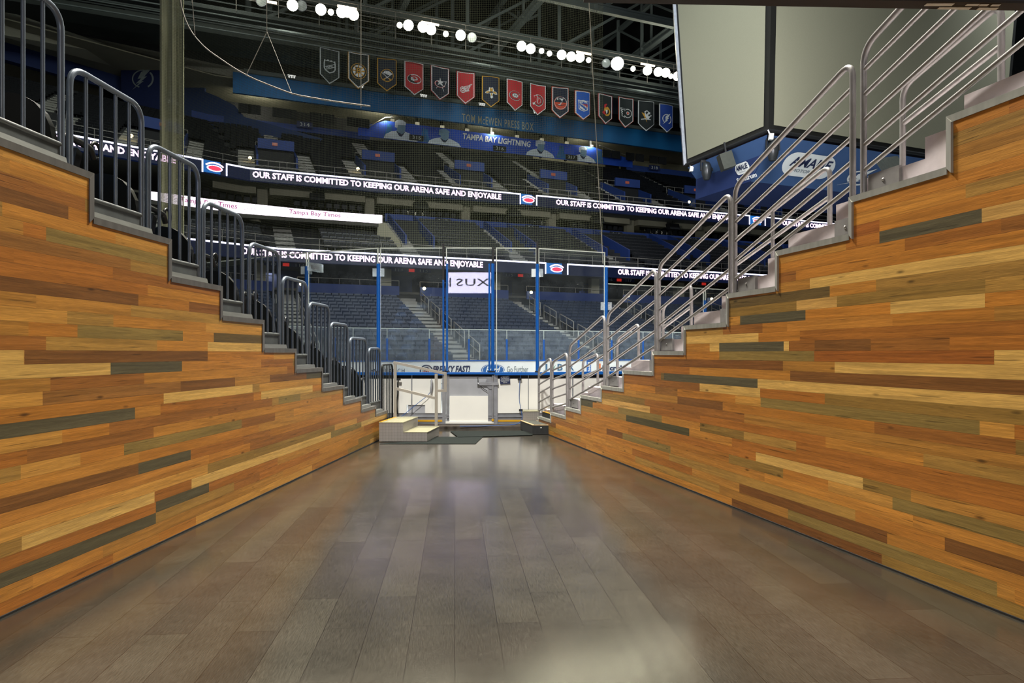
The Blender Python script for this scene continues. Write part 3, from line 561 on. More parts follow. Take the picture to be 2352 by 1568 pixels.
b = MB(); b.lathe((X0(1099), D0 - .08, Z0(881)), (0, 1, 0), [(0, 0), (.022, 0), (.022, .02), (0, .02)], 12); obj('latch_pin', b, ALUM, t)
b = MB(); b.tube([(X0(1098), D0 - .05, Z0(866)), (X0(1098), D0 - .05, Z0(880)), (X0(1108), D0 - .05, Z0(890)), (X0(1120), D0 - .05, Z0(898))], .006, 6); obj('latch_cord', b, BLACK, t)
for y in (951, 956): fbox('hinge', 1022, 1032, y, y + 4, -.04, -.02, ALUM); fbox('hinge', 1122, 1138, y, y + 4, -.04, -.02, ALUM)
# attention sign, cables, clips on the boards
t = thing('notice_sign', 'small navy attention notice taped to the white board right of the door', 'sign', (X0(1160), D0, Z0(873)))
p0 = Vector((X0(1149), D0 - .025, Z0(882))); ux = Vector((X0(1172) - X0(1149), .005, .012)); uz = Vector((-.012, 0, .155))
fnS = lambda x, y: p0 + ux * x + uz * y + Vector((0, -.0, 0))
b = MB(); b.prism([fnS(0, 0), fnS(1, 0), fnS(1, 1), fnS(0, 1)], (0, .006, 0)); obj('plate', b, NAVY, t)
b = MB(); fn2 = lambda x, y: fnS(x, y) + Vector((0, -.003, 0))
for s, y0, y1, x0, x1 in (('ATTENTION', .80, .95, .12, .86), ('APPROPRIATE SLIP', .60, .70, .12, .9), ('AND FALL PROTECTION', .45, .55, .06, .96), ('REQUIRED BEYOND', .30, .40, .12, .88), ('THIS POINT', .12, .22, .3, .72)): put_text(b, s, fn2, x0, x1, y0, y1, bold=.01)
obj('lettering', b, WPRINT, t)
def cable(nm, pts, r, mat, lab): m_ = MB(); m_.tube(bend(pts, .2, 5), r, 6); return obj(nm, m_, mat, label=lab, cat='cable')
BC = simple('blue cable jacket', (40, 90, 160), .4, 0, .05, 3)
cable('data_cable', [(X0(1197), D0 - .02, 1.10), (X0(1194), D0 - .03, Z0(872)), (X0(1192), D0 - .03, Z0(915)), (X0(1196), D0 - .03, Z0(940)), (X0(1201), D0 - .06, Z0(960)), (X0(1190), D0 - .2, .07), (X0(1160), D0 - .3, .066), (X0(1120), D0 - .42, .062), (X0(1060), D0 - .45, .062)], .006, BC, 'thin blue cable taped down the white board right of the door')
for k, (x, y) in enumerate(((1193, 870), (1196, 941))):
    m_ = MB(); m_.box(X0(x - 4), X0(x + 5), D0 - .04, D0 - .02, Z0(y + 3), Z0(y - 2)); obj('tape_patch', m_, BLACK, label='black tape patch holding the blue cable, %s of the two' % ('upper' if k == 0 else 'lower'), cat='tape')
cable('data_cable', [(X0(992), 13.4, Z0(870)), (X0(990), 13.38, Z0(903)), (X0(970), 13.36, Z0(918)), (X0(945), 13.36, Z0(938)), (X0(925), 13.3, Z0(955))], .006, BC, 'pale blue cable drooping across the board left of the door')
m_ = MB(); m_.tube([(X0(992), 13.4, Z0(873)), (X0(992.5), 13.37, Z0(885)), (X0(990), 13.37, Z0(903))], .02, 8); obj('conduit_sleeve', m_, ALUM, label='short grey conduit sleeve on the board left of the door', cat='conduit')
cable('power_cord', [(X0(916), 13.5, Z0(858)), (X0(914), 13.4, Z0(880)), (X0(915), 13.4, Z0(900)), (X0(912), 13.4, Z0(925)), (X0(914), 13.4, Z0(950))], .012, BLACK, 'black cord hanging down beside the grey ramp handrail post')
m_ = MB(); m_.box(X0(911), X0(922), D0 - .12, D0 - .08, Z0(873), Z0(868)); obj('cord_bracket', m_, BLACK, label='black cord bracket on the board beside the ramp handrail', cat='bracket')
# glass panes: between posts, with polished edge lines, posts and clips
def pane(i, p, q, z1, lab, tilt=0.0, ins=.02, z0=1.075, clips=False):
    mid = lerp(p, q, .5); t = thing('rink_glass', 'tall clear rink glass sheet, ' + lab, 'rink glass', (mid[0], mid[1], z0), 'near rink glass')
    L = math.hypot(q[0] - p[0], q[1] - p[1]); a, b = lerp(p, q, ins / L), lerp(p, q, 1 - ins / L)
    m_ = MB(); wallseg(m_, a, b, z0, z1, .01, .0112); g = obj('glass_sheet', m_, GLASS, t)
    m_ = MB(); e = .018 / L
    wallseg(m_, a, b, z1 - .012, z1 + .008, .002, .022); wallseg(m_, a, lerp(p, q, ins / L + e), z0, z1, .002, .022); wallseg(m_, lerp(p, q, 1 - ins / L - e), b, z0, z1, .002, .022); obj('edge', m_, EDGE, t)
    return t
ZT = EYE + (HZ - 569) * D0 / F
PN = [(0, 1, 'leftmost behind the left guard rails'), (1, 2, 'left of the two blue posts left of the door'), (2, 3, 'just left of the door'), (3, 4, 'standing above the door'), (4, 5, 'just right of the door'), (5, 6, 'between the two blue posts right of the door')]
for i, j, lab in PN: pane(i, NBP[i], NBP[j], ZT, lab)
pane(6, NBP[6], NBP[7], EYE + (HZ - 651) * 14.08 / F, 'low one right of the last tall post'); pane(7, NBP[7], NBP[8], EYE + (HZ - 651) * 14.08 / F, 'low one furthest right behind the railings')
def post(px, Y, zt, lab, w=.062, extra=0.0, dark=False):
    x, y = XY(px, Y); t = thing('glass_post', 'bright blue glass support post, ' + lab, 'post', (x, y, 1.07), 'blue glass posts of the near boards')
    m_ = MB(); m_.box(x - w / 2, x + w / 2, y - .05, y + .04, 1.06, zt); m_.tube([(x, y - .05, 1.06), (x, y - .05, zt)], w * .42, 8); obj('post_body', m_, BLUE, t)
    if extra: m_ = MB(); m_.box(x - .02, x + .02, y - .02, y + .02, zt, zt + extra); obj('post_top', m_, BLACK, t)
    m_ = MB(); m_.box(x - w * .7, x + w * .7, y - .08, y + .06, 1.06, 1.10); obj('foot', m_, BLACK, t)
    return t, x, y
BT = EYE + (HZ - 606) * D0 / F
for px, Y, zt, ww, ex, lab, cz in ((705, 14.08, EYE + (HZ - 612) * 14.08 / F, .06, 0, 'behind the left guard rails', 621), (870, 13.47, BT, .066, 0, 'first left of the door', 626), (1018.5, D0, EYE + (HZ - 643) * D0 / F, .03, .72, 'slim outer one on the left of the door', 0), (1027, D0, BT, .034, .0, 'slim inner one on the left of the door', 0),
                          (1124, D0, BT, .034, .0, 'slim inner one on the right of the door', 0), (1132, D0, BT, .06, .33, 'outer one on the right of the door', 0), (1234, 13.5, BT, .062, .45, 'second right of the door', 627), (1392, 14.08, EYE + (HZ - 614) * 14.08 / F, .062, 0, 'tall corner one right of the door', 703), (1619, 15.1, EYE + (HZ - 690) * 15.1 / F, .06, 0, 'short one behind the right railings', 0)):
    t, x, y = post(px, Y, zt, lab, ww, ex)
    if cz:
        z = EYE + (HZ - cz) * Y / F
        for s in (-1, 1):
            m_ = MB(); m_.box(min(x + s * .03, x + s * .115), max(x + s * .03, x + s * .115), y - .04, y - .025, z - .08, z + .08); obj('clip', m_, CLIP, t, label='clear plastic glass clip')
# small camera bag taped on the glass
t = thing('clamp_box', 'small black box wrapped in clear plastic on the glass behind the left guard rails', 'box', tuple(P(724, 616, 14.0)))
c = P(724, 614, 13.98); m_ = MB(); m_.obox(c, (.075, 0, -.01), (0, .04, 0), (0, 0, .035)); obj('box_body', m_, BLACK, t); m_ = MB(); m_.obox(c, (.15, 0, -.02), (0, .06, 0), (0, 0, .085)); obj('wrap', m_, CLIP, t)
# ================================================================== steps, handrail, mats
t = thing('metal_steps', 'two-step diamond plate metal stair at the end of the left wall', 'steps', (-1.8, 11.6, 0))
def sk(x, Y, z): return (x + .1 * (Y - 11.15) / .9, Y, z)
def skbox(mb, x0, x1, y0, y1, z0, z1, m=0): mb.hexa([sk(x0, y0, z0), sk(x1, y0, z0), sk(x1, y1, z0), sk(x0, y1, z0), sk(x0, y0, z1), sk(x1, y0, z1), sk(x1, y1, z1), sk(x0, y1, z1)], m)
b = MB(); skbox(b, -2.17, -1.387, 11.15, 12.05, .01, .155); skbox(b, -2.17, -1.78, 11.15, 12.12, .155, .315); obj('step_body', b, PLATE, t)
b = MB(); skbox(b, -1.775, -1.38, 11.145, 12.06, .155, .163); obj('lower_tread', b, PLATE_TOP, t); b = MB(); skbox(b, -2.175, -1.775, 11.145, 12.13, .315, .323); obj('upper_tread', b, PLATE_TOP, t)
b = MB()
for k in range(8): skbox(b, -2.175, -2.13, 11.16 + k * .12, 11.21 + k * .12, .323, .328)
obj('hazard_tape', b, YEL, t)
t = thing('ramp_handrail', 'grey square tube handrail sloping down from the metal stair to the rink door', 'handrail', (-2.0, 12.1, .32))
Q = lambda px, py, Y=12.1: P(px, py, Y)
for nm, pts in (('post', [Q(907.5, 832), Q(907.5, 957)]), ('post', [Q(1002, 858), Q(1002, 979)]), ('top_rail', [Q(904, 832), Q(1026, 858.5)]), ('end_return', [Q(1023, 860), Q(1023, 900)]), ('end_return', [Q(1026, 897), Q(1003, 897)]), ('middle_rail', [Q(909, 892), Q(1000, 914)])):
    m_ = MB(); m_.bar(pts[0], pts[1], .05, .045); obj(nm, m_, RGREY, t)
t = thing('step_box', 'black plywood step box with worn wooden edges at the foot of the right wall', 'step', (.45, 12.5, 0))
def sq(x, Y, z): return (x - .2494 * (Y - 12.16), Y, z)
def sqb(mb, x0, x1, y0, y1, z0, z1): mb.hexa([sq(x0, y0, z0), sq(x1, y0, z0), sq(x1, y1, z0), sq(x0, y1, z0), sq(x0, y0, z1), sq(x1, y0, z1), sq(x1, y1, z1), sq(x0, y1, z1)])
b = MB(); sqb(b, .364, .68, 12.16, 12.98, .006, .165); obj('box_body', b, simple('black carpet side', (36, 38, 38), .9, 0, .15, 20), t)
b = MB(); sqb(b, .36, .684, 12.155, 12.985, .165, .175); obj('wood_rim', b, simple('worn plywood rim', (176, 150, 110), .7, 0, .25, 12), t)
b = MB(); sqb(b, .405, .64, 12.2, 12.94, .175, .179); obj('grip_pad', b, simple('grey grip pad', (74, 76, 68), .9, 0, .1, 30), t)
b = MB(); sqb(b, .5, .53, 12.15, 12.155, .118, .13); obj('tag', b, WPRINT, t)
t = thing('plate_step', 'small diamond plate step beside the first right railing', 'step', (.35, 13.1, 0)); b = MB(); b.box((1201 - CX) / F * 12.98, (1238 - CX) / F * 12.98, 12.98, 13.4, 0, EYE + (HZ - 945) * 12.98 / F); obj('step_body', b, PLATE, t)
b = MB(); z = EYE + (HZ - 945) * 12.98 / F; b.box((1201 - CX) / F * 12.98, (1238 - CX) / F * 12.98, 12.97, 13.4, z, z + .006); obj('tread', b, PLATE_TOP, t)
t = thing('curb_mat', 'black and yellow hazard striped edge block below the first right railing', 'edge block', (.7, 12.5, .3))
b = MB(); b.hexa([(RX(12.1, .07), 12.1, .27), (RX(12.78, .07), 12.78, .27), (RX(12.78, .4), 12.78, .27), (RX(12.1, .4), 12.1, .27), (RX(12.1, .07), 12.1, .36), (RX(12.78, .07), 12.78, .36), (RX(12.78, .4), 12.78, .36), (RX(12.1, .4), 12.1, .36)]); obj('block', b, BLACK, t)
b = MB()
for k in range(5): y0 = 12.12 + k * .13; b.hexa([(RX(y0, .06), y0, .36), (RX(y0 + .08, .06), y0 + .08, .36), (RX(y0 + .08, .2), y0 + .08, .36), (RX(y0, .2), y0, .36), (RX(y0, .06), y0, .366), (RX(y0 + .08, .06), y0 + .08, .366), (RX(y0 + .08, .2), y0 + .08, .366), (RX(y0, .2), y0, .366)])
obj('stripes', b, YEL, t)
MAT = simple('black rubber mat', (26, 31, 29), .95, 0, .15, 18, .3, 120, spec=.15)
def mat(pts, z0, lab): b = MB(); g = [G(*p) for p in pts]; g = [Vector((p.x, p.y, z0)) for p in g]; b.prism(g, (0, 0, .006)); obj('floor_mat', b, MAT, label=lab, cat='mat', group='black mats at the rink door')
mat([(872, 1019.5), (1092, 1019.5), (1109, 1003.5), (985, 1003.5), (960, 1012)], .001, 'black rubber mat in front of the metal stair, nearer of the two mats')
mat([(1034, 991), (1052, 1005), (1223, 1000.5), (1223, 990)], .0085, 'black rubber mat in front of the rink door, further of the two mats')
# ================================================================== netting hung above the glass
t = thing('safety_net', 'fine mesh safety netting hanging from the roof down to the rink glass', 'net', (0, 14.0, 3.5))
def net_strip(nm, pts, z0, z1, mat_, wav=0.0, n=1, zf=None):
    vs = []; fs = []; uvs = []; u = 0; P2 = []
    for (p, q) in zip(pts[:-1], pts[1:]):
        for k in range(n): P2.append(lerp(p, q, k / n))
    P2.append(pts[-1])
    if wav: P2 = [(x, y + wav * math.sin(i * 2.1) + wav * .5 * math.sin(i * 5.3)) for i, (x, y) in enumerate(P2)]
    us = [0]
    for a, b in zip(P2[:-1], P2[1:]): us.append(us[-1] + math.hypot(b[0] - a[0], b[1] - a[1]))
    for (x, y), uu in zip(P2, us): vs += [(x, y, z0), (x, y, z1)]
    me = bpy.data.meshes.new(nm); fs = [(2 * i, 2 * i + 2, 2 * i + 3, 2 * i + 1) for i in range(len(P2) - 1)]; me.from_pydata(vs, [], fs); me.materials.append(mat_)
    ul = me.uv_layers.new(name='UVMap')
    for p in me.polygons:
        for li in p.loop_indices:
            vi = me.loops[li].vertex_index; ul.data[li].uv = (us[vi // 2], vs[vi][2])
    o = bpy.data.objects.new(nm, me); C.objects.link(o); o.parent = t; o.matrix_parent_inverse = Matrix.Translation(-t.location); return o
NET = net_mat('fine green grey netting', .036, .09, (104, 110, 90)); NETF = net_mat('gathered netting folds', .036, .2, (186, 188, 156), .9)
off = lambda p, d=.12: (p[0], p[1] + d)
left = (P(372, 500, 16.6).x, 16.6); right = (P(1385, 560, 14.1).x, 14.1)
net_strip('mesh_panel', [left, off(NBP[1]), off(NBP[2]), off(NBP[3]), off(NBP[5]), right], 3.42, 17, NET, 0, 4)
lf2 = (P(432, 500, 16.4).x, 16.4 - .15); lf1 = (left[0], 16.5)
net_strip('gathered_edge', [lf1, lf2], .9, 17, NETF, .06, 14)
m_ = MB(); m_.tube([(right[0], right[1], 3.3), (right[0] - .33, right[1], 9.5)], .009, 5); obj('border_cord', m_, RGREY, t)
m_ = MB(); m_.tube(bend([P(408, -60, 15.4), P(416, 20, 15.4), P(436, 70, 15.4), P(470, 110, 15.3), P(560, 172, 15), P(640, 204, 14.6), P(675, 217, 14.4), P(760, 232, 14.2), P(850, 244, 14)], 1.0, 6), .016, 6); obj('rope', m_, RGREY, t, label='pale rope curving down across the net')
m_ = MB(); c0 = P(613, 73, 14.9)
m_.tube([P(612, -60, 14.9), c0, P(565, 174, 14.9)], .008, 5); m_.tube([c0, P(671, 217, 14.5)], .008, 5); m_.tube([P(437, -60, 15.3), P(448, 85, 15.3)], .008, 5); m_.tube([P(829, -60, 14.2), P(829, 247, 14.1)], .008, 5); obj('support_cable', m_, RGREY, t)
# led board over the concourse behind the camera, seen mirrored in the door glass
t = thing('led_board', 'lit white led fascia board behind the tunnel mouth, mirrored in the door glass', 'screen', (-2.0, -10, 5.2))
xb = (1076 - CX) / F * (2 * D0 + 10)
xa = -3.46; xc = -1.12
b = MB(); b.box(xa - .05, xc + .05, -10.3, -10, 4.66, 5.86); obj('cabinet', b, BLACK, t)
b = MB(); b.add([(xc, -9.99, 4.70), (xa, -9.99, 4.70), (xa, -9.99, 5.82), (xc, -9.99, 5.82)], [(0, 1, 2, 3)]); obj('screen', b, emit('bright led field', (226, 220, 255), 17.0), t)
b = MB(); fnb = lambda x, y: Vector((xc - x, -9.97, y)); put_text(b, 'XUS', fnb, .10, 1.9, 5.08, 5.48, bold=.01, sp=1.1); poly2(b, [(2.18, 5.02), (2.26, 5.02), (2.26, 5.52), (2.18, 5.52)], fnb); poly2(b, [(0.0, 5.08), (.04, 5.08), (.04, 5.48), (0, 5.48)], fnb); obj('lettering', b, BLACK, t)
# ================================================================== far bowl: rows run along U, rise along V, bend on the left
A68 = math.radians(68); U = Vector((math.sin(A68), math.cos(A68), 0)); V = Vector((-math.cos(A68), math.sin(A68), 0))
A47 = math.radians(47); U2 = Vector((math.sin(A47), math.cos(A47), 0)); UE = 66.0; UW = -27.0
def ub(v): return 1.5 - .19 * (v - 50)
def W(u, v, z):
    k = ub(v)
    if u >= k: p = U * u + V * v
    else: p = U * k + V * v - U2 * (k - u)
    return Vector((p.x, p.y, z))
def US(px, v):    # row coordinate at which the line of depth v is seen in column px
    k = (px - CX) / F; u = v * (V.x * -1 + k * V.y) / (U.x - k * U.y)
    if u >= ub(v): return u
    B = U * ub(v) + V * v; return ub(v) - (B.x - k * B.y) / (U2.x - k * U2.y)
def ZS(px, py, v):
    p = W(US(px, v), v, 0); return EYE + (HZ - py) * p.y / F
def cuts(u0, u1, v):
    k = ub(v); return [u0] + ([k] if u0 < k < u1 else []) + [u1]
def band(mb, u0, u1, v0, v1, z0, z1, m=0, zz=None):   # box following the rows; zz = top heights (front, back)
    zf, zb = zz if zz else (z1, z1)
    ks = [u0] + ([None] if (u0 < ub(v0) < u1) else []) + [u1]
    for a, b in zip(ks[:-1], ks[1:]):
        a0 = ub(v0) if a is None else a; b0 = ub(v0) if b is None else b; a1 = ub(v1) if a is None else a; b1 = ub(v1) if b is None else b
        mb.hexa([W(a0, v0, z0), W(b0, v0, z0), W(b1, v1, z0), W(a1, v1, z0), W(a0, v0, zf), W(b0, v0, zf), W(b1, v1, zb), W(a1, v1, zb)], m)
    return mb
AIS = [-13.5, -5.3, 3.0, 11.3, 19.5, 27.9, 36.0, 44.2, 52.4]
# tiers: first row depth, height, rows, run, rise
LO = dict(v=33.2, z=.70, n=16, run=.86, rise=.262); CL = dict(v=46.2, z=8.15, n=9, run=.93, rise=.43); UP = dict(v=54.3, z=14.9, n=17, run=.9, rise=.455)
def tier(nm, T, lab, mat=None):
    b = MB()
    for r in range(T['n']): band(b, UW, UE, T['v'] + r * T['run'], T['v'] + (r + 1) * T['run'], T['z'] + r * T['rise'] - .35, T['z'] + r * T['rise'])
    obj(nm, b, mat or DKCONC, label=lab, cat='stand')
tier('seating_tier', LO, 'dark stepped concrete of the far lower seating tier behind the rink glass')
tier('seating_tier', CL, 'dark stepped concrete of the far middle seating tier above the lower message ribbon')
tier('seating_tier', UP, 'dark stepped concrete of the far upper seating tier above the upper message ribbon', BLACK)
# seats
def seat_geo():
    b = MB(); b.hexa([(-.23, .02, .32), (.23, .02, .32), (.23, .10, .32), (-.23, .10, .32), (-.21, .12, .84), (.21, .12, .84), (.20, .17, .84), (-.20, .17, .84)])
    b.hexa([(-.22, -.10, .34), (.22, -.10, .34), (.22, -.04, .36), (-.22, -.04, .36), (-.21, -.20, .70), (.21, -.20, .70), (.21, -.15, .72), (-.21, -.15, .72)])
    b.box(-.26, -.235, -.22, .1, .5, .56); b.box(-.03, .03, .0, .06, 0, .34); return b
SG = seat_geo()
def stair_at(u, w=.62): return any(abs(u - a) < w + .26 for a in AIS)
def seat_spots(T, voms=None):
    out = []
    for r in range(T['n']):
        v = T['v'] + (r + .55) * T['run']; z = T['z'] + r * T['rise']; u = UW + .3
        while u < UE:
            if not stair_at(u) and not (voms and voms(u, r)) and abs(u - ub(v)) > .3:
                p = W(u, v, z); out.append((p, u >= ub(v), r, u))
            u += .49
    return out
upvom = lambda u, r: r <= 7 and any(abs(u - a) < 2.95 for a in AIS)
clvom = lambda u, r: r <= 8 and any(a - .2 < u < a + 2.3 for a in AIS)
lo = seat_spots(LO); cl = seat_spots(CL, clvom); up = seat_spots(UP, upvom)
def onscreen(p, x0=560, x1=1900): px = CX + F * p.x / p.y; return x0 < px < x1
vis = sorted([s for s in lo if onscreen(s[0], 720, 1560)], key=lambda s: s[0].y)[:300]; vset = set(id(s) for s in vis)
me = bpy.data.meshes.new('folding_seat'); me.from_pydata(SG.v, [], SG.f); me.materials.append(SEATM)
rot1 = math.atan2(U.y, U.x); rot2 = math.atan2(U2.y, U2.x)
for p, st, r, u in vis:
    o = bpy.data.objects.new('folding_seat', me); C.objects.link(o); o.location = p; o.rotation_euler = (0, 0, rot1 if st else rot2)
    tag(o, 'dark blue folding seat in one of the lowest rows right behind the far rink glass', 'seat', 'folding seats in the lowest rows of the far lower tier')
def bulk(nm, spots, mat, lab, cat='seats'):
    b = MB()
    for p, st, r, u in spots:
        a = rot1 if st else rot2; c, s = math.cos(a), math.sin(a); b.add([(p.x + x * c - y * s, p.y + x * s + y * c, p.z + z) for x, y, z in SG.v], SG.f)
    obj(nm, b, mat, label=lab, cat=cat, kind='stuff')
bulk('folding_seats', [s for s in lo if id(s) not in vset and onscreen(s[0], 380, 1850)], SEATM, 'dark blue folding seats filling the upper rows of the far lower tier')
bulk('club_seats', [s for s in cl if onscreen(s[0], 350, 2000)], SEATK, 'charcoal folding seats filling the far middle tier')
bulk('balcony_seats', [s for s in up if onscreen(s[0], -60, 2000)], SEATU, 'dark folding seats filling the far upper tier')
sb = [];
for k, (v, z) in enumerate(((48.9, 6.15), (49.9, 6.55), (57.0, 12.9), (58.0, 13.35))):
    u = UW + .5
    while u < UE:
        if not stair_at(u, .9): p = W(u, v, z); sb.append((p, u >= ub(v), 0, u))
        u += .62
bulk('suite_seats', [s for s in sb if onscreen(s[0], 350, 2000)], SEATK, 'black seats in the shaded rows under the balconies')
# aisle stairs
pos3 = lambda i: ORD[i] + ' from the left'
def aisle(T, nm, tn, r0=0, us=None):
    for i, a in enumerate(AIS):
        if not onscreen(W(a, T['v'] + 5, 5), 60, 1950): continue
        b = MB()
        for r in range(r0, T['n']):
            for h in (0, 1):
                v = T['v'] + (r + h * .5) * T['run']; z = T['z'] + (r - 1 + h * .5) * T['rise'] + T['rise'] * .5 + .045
                for c0 in (() if (T is UP and r <= 7) else (a,)): band(b, c0 - .6, c0 + .6, v, v + T['run'] * .5, z - .02, z + T['rise'] * .5 - .02)
        if T is LO:
            for h in range(5): band(b, a - .6, a + .6, T['v'] + (T['n'] + h * .5) * T['run'], T['v'] + (T['n'] + h * .5 + .5) * T['run'], T['z'] + (T['n'] - 1) * T['rise'] + h * .22, T['z'] + (T['n'] - 1) * T['rise'] + .24 + h * .24)
        obj(nm, b, STAIR, label='pale aisle stair climbing the far %s tier, %s' % (tn, pos3(i)), cat='stair', group='aisle stairs of the far %s tier' % tn)
for i, a in enumerate(AIS):
    if not onscreen(W(a, 58, 5), 60, 1950): continue
    for d_, nm in ((-2.25, 'left'), (2.25, 'right')):
        b = MB()
        for k in range(16): v = UP['v'] + k * .5 * UP['run']; z = UP['z'] + (k * .5 - .5) * UP['rise'] + .045; band(b, a + d_ - .6, a + d_ + .6, v, v + UP['run'] * .5, z - .02, z + UP['rise'] * .5 - .02)
        obj('portal_stair', b, STAIR, label='pale short stair on the %s side of the upper tier portal, %s' % (nm, pos3(i)), cat='stair', group='short stairs beside the upper portals')
aisle(LO, 'aisle_stair', 'lower'); aisle(CL, 'aisle_stair', 'middle'); aisle(UP, 'aisle_stair', 'upper')
for i, a in enumerate(AIS):
    if not onscreen(W(a, 40, 3), 520, 1800): continue
    for k, r in enumerate((1, 4, 7, 10, 13)):
        u = a + .62; pts = []
        for rr in (r, r + 2.3): v = LO['v'] + rr * LO['run']; z = LO['z'] + rr * LO['rise']; pts.append((v, z))
        (v0, z0), (v1, z1) = pts; b = MB(); b.tube([W(u, v0, z0), W(u, v0, z0 + .95), W(u, v1, z1 + .95), W(u, v1, z1)], .03, 6); b.tube([W(u, v0, z0 + .5), W(u, v1, z1 + .5)], .025, 6)
        b.tube([W(u, (v0 + v1) / 2, (z0 + z1) / 2), W(u, (v0 + v1) / 2, (z0 + z1) / 2 + .95)], .02, 6)
        obj('aisle_handrail', b, THINR, label='short pale handrail on the lower tier stair %s, %s from the ice' % (pos3(i), ORD[k]), cat='handrail', group='handrails on the far lower tier stairs')
# ---- far boards and low far glass
def along(v, z0, z1, px0, px1, d=.04): return US(px0, v), US(px1, v)
t = thing('far_dasher', 'white far rink boards with printed advertising and blue cap', 'rink board', tuple(W(10, 31.9, 0)))
ZB = 1.06
b = MB(); band(b, -20, 40, 31.9, 31.98, .0, ZB); obj('panel', b, WHITE, t)
b = MB(); band(b, -20, 40, 31.86, 32.05, ZB, ZB + .05); obj('cap_rail', b, BLUE, t)
fnF = lambda v, e=.02: (lambda x, y: W(x, v - e, y))
def adtext(mb, body, px0, px1, z0, z1, m=0, **k): put_text(mb, body, fnF(31.9), US(px0, 31.9), US(px1, 31.9), z0, z1, m, **k)
b = MB(); adtext(b, 'FREAKY FAST!', 993, 1080, .50, .85, bold=.04, shear=.25); adtext(b, 'BRANCH', 876, 929, .52, .72, sp=1.4); adtext(b, 'MicroLumen', 1383, 1470, .52, .80, bold=.04); adtext(b, 'YN', 851, 866, .52, .72); obj('lettering', b, NPRINT, t)
b = MB(); adtext(b, 'Go Further', 1164, 1213, .48, .80, bold=.005); adtext(b, 'SUPPORTING OUR COMMUNITY', 1222, 1332, .30, .42); adtext(b, 'HIGH PERFORMANCE', 1385, 1460, .32, .40); obj('lettering', b, simple('grey print', (120, 130, 130), .6), t)
b = MB(); adtext(b, 'J', 1248, 1257, .5, .9, bold=.02); adtext(b, 'B', 1280, 1292, .55, .9, bold=.02); adtext(b, 'R', 1306, 1318, .55, .9, bold=.02); obj('lettering', b, simple('slate print', (70, 110, 140), .6), t)
fn = fnF(31.9); u0 = US(979, 31.9); b = MB(); ring2(b, u0, .60, .27, .33, fn, sy=.9); ring2(b, u0, .60, .18, .20, fn, sy=.9); poly2(b, [(u0 - .15, .58), (u0 + .15, .58), (u0 + .1, .78), (u0 - .1, .78)], fn); obj('round_emblem', b, NPRINT, t)
b = MB(); [poly2(b, [(u0 + d, .42), (u0 + d + .05, .42), (u0 + d + .05, .60), (u0 + d, .60)], fnF(31.9, .03)) for d in (-.14, -.03, .08)]; obj('emblem_bars', b, simple('red print', (196, 50, 50), .6), t)
u0 = US(1132, 31.9); b = MB(); ring2(b, u0, .62, 0, .62, fn, sy=.48, n=36); obj('oval_emblem', b, simple('oval blue print', (22, 92, 158), .5), t)
b = MB(); ring2(b, u0, .62, .55, .58, fnF(31.9, .03), sy=.48, n=36); put_text(b, 'Ford', fnF(31.9, .03), u0 - .40, u0 + .40, .46, .80, bold=.02, shear=.35); obj('oval_lettering', b, WPRINT, t)
b = MB(); poly2(b, [(US(1263, 31.9), .60), (US(1270, 31.9), .68), (US(1277, 31.9), .88), (US(1272, 31.9), .66)], fn); obj('leaf_mark', b, simple('green print', (40, 150, 110), .6), t)
ua = US(1347, 31.9); ubb = US(1357, 31.9); b = MB(); poly2(b, [(ua, .1), (ubb, .1), (ubb, 1.04), (ua, 1.04)], fn); obj('blue_patch', b, simple('blue print', (30, 100, 180), .6), t)
b = MB(); g_ = fnF(31.9, .03); put_text(b, 'Reebok', lambda x, y: g_(ubb - .04 - (y), .98 - x), 0, .85, 0, ubb - ua - .1, bold=.02); obj('lettering', b, WPRINT, t)
ua = US(1371, 31.9); b = MB(); poly2(b, [(ua, .5), (ua + .22, .5), (ua + .22, .9), (ua, .9)], fn); obj('orange_mark', b, simple('orange print', (236, 130, 70), .6), t)
for i, px in enumerate((768, 811, 889, 986, 1077, 1164, 1249, 1329, 1405, 1477, 1545)):
    a = US(px, 32); b = MB(); b.tube([W(a, 32, ZB), W(a, 32, 2.15)], .055, 8); tt = thing('far_glass_post', 'slim blue post of the far rink glass, ' + pos3(i), 'post', tuple(W(a, 32, ZB)), 'far glass posts')
    obj('post_body', b, BLUE, tt); b = MB(); b.tube([W(a, 32, 2.15), W(a, 32, 2.62)], .02, 6); obj('post_tip', b, EDGE, tt)
t = thing('far_glass', 'long low far rink glass with a thin pale top edge', 'rink glass', tuple(W(10, 32, ZB))); b = MB(); band(b, -18, 40, 32.0, 32.015, ZB, 2.62); obj('sheet', b, FGLASS, t); b = MB(); band(b, -18, 40, 31.99, 32.02, 2.6, 2.64); obj('edge', b, EDGE, t)
# ---- blue parapet above the lower tier, broken at the stairs; suite level behind
for i in range(len(AIS) - 1):
    a0, a1 = AIS[i] + .75, AIS[i + 1] - .75
    if not (onscreen(W(a0, 47, 5), 200, 1900) or onscreen(W(a1, 47, 5), 200, 1900)): continue
    t = thing('parapet', 'blue parapet wall along the top of the far lower tier, %s stretch' % pos3(i), 'wall', tuple(W((a0 + a1) / 2, 47.1, 5.6)), 'blue parapets of the far lower tier')
    b = MB(); band(b, a0, a1, 47.1, 47.25, 5.5, 6.12); obj('wall_panel', b, BLUEW, t)
    b = MB(); n = 5
    for k in range(n + 1): uu = a0 + (a1 - a0) * k / n; b.tube([W(uu, 47.2, 6.1), W(uu, 47.2, 6.5)], .02, 5)
    for q0, q1 in zip(cuts(a0, a1, 47.2)[:-1], cuts(a0, a1, 47.2)[1:]): b.tube([W(q0, 47.2, 6.5), W(q1, 47.2, 6.5)], .025, 5)
    obj('top_rail', b, THINR, t)
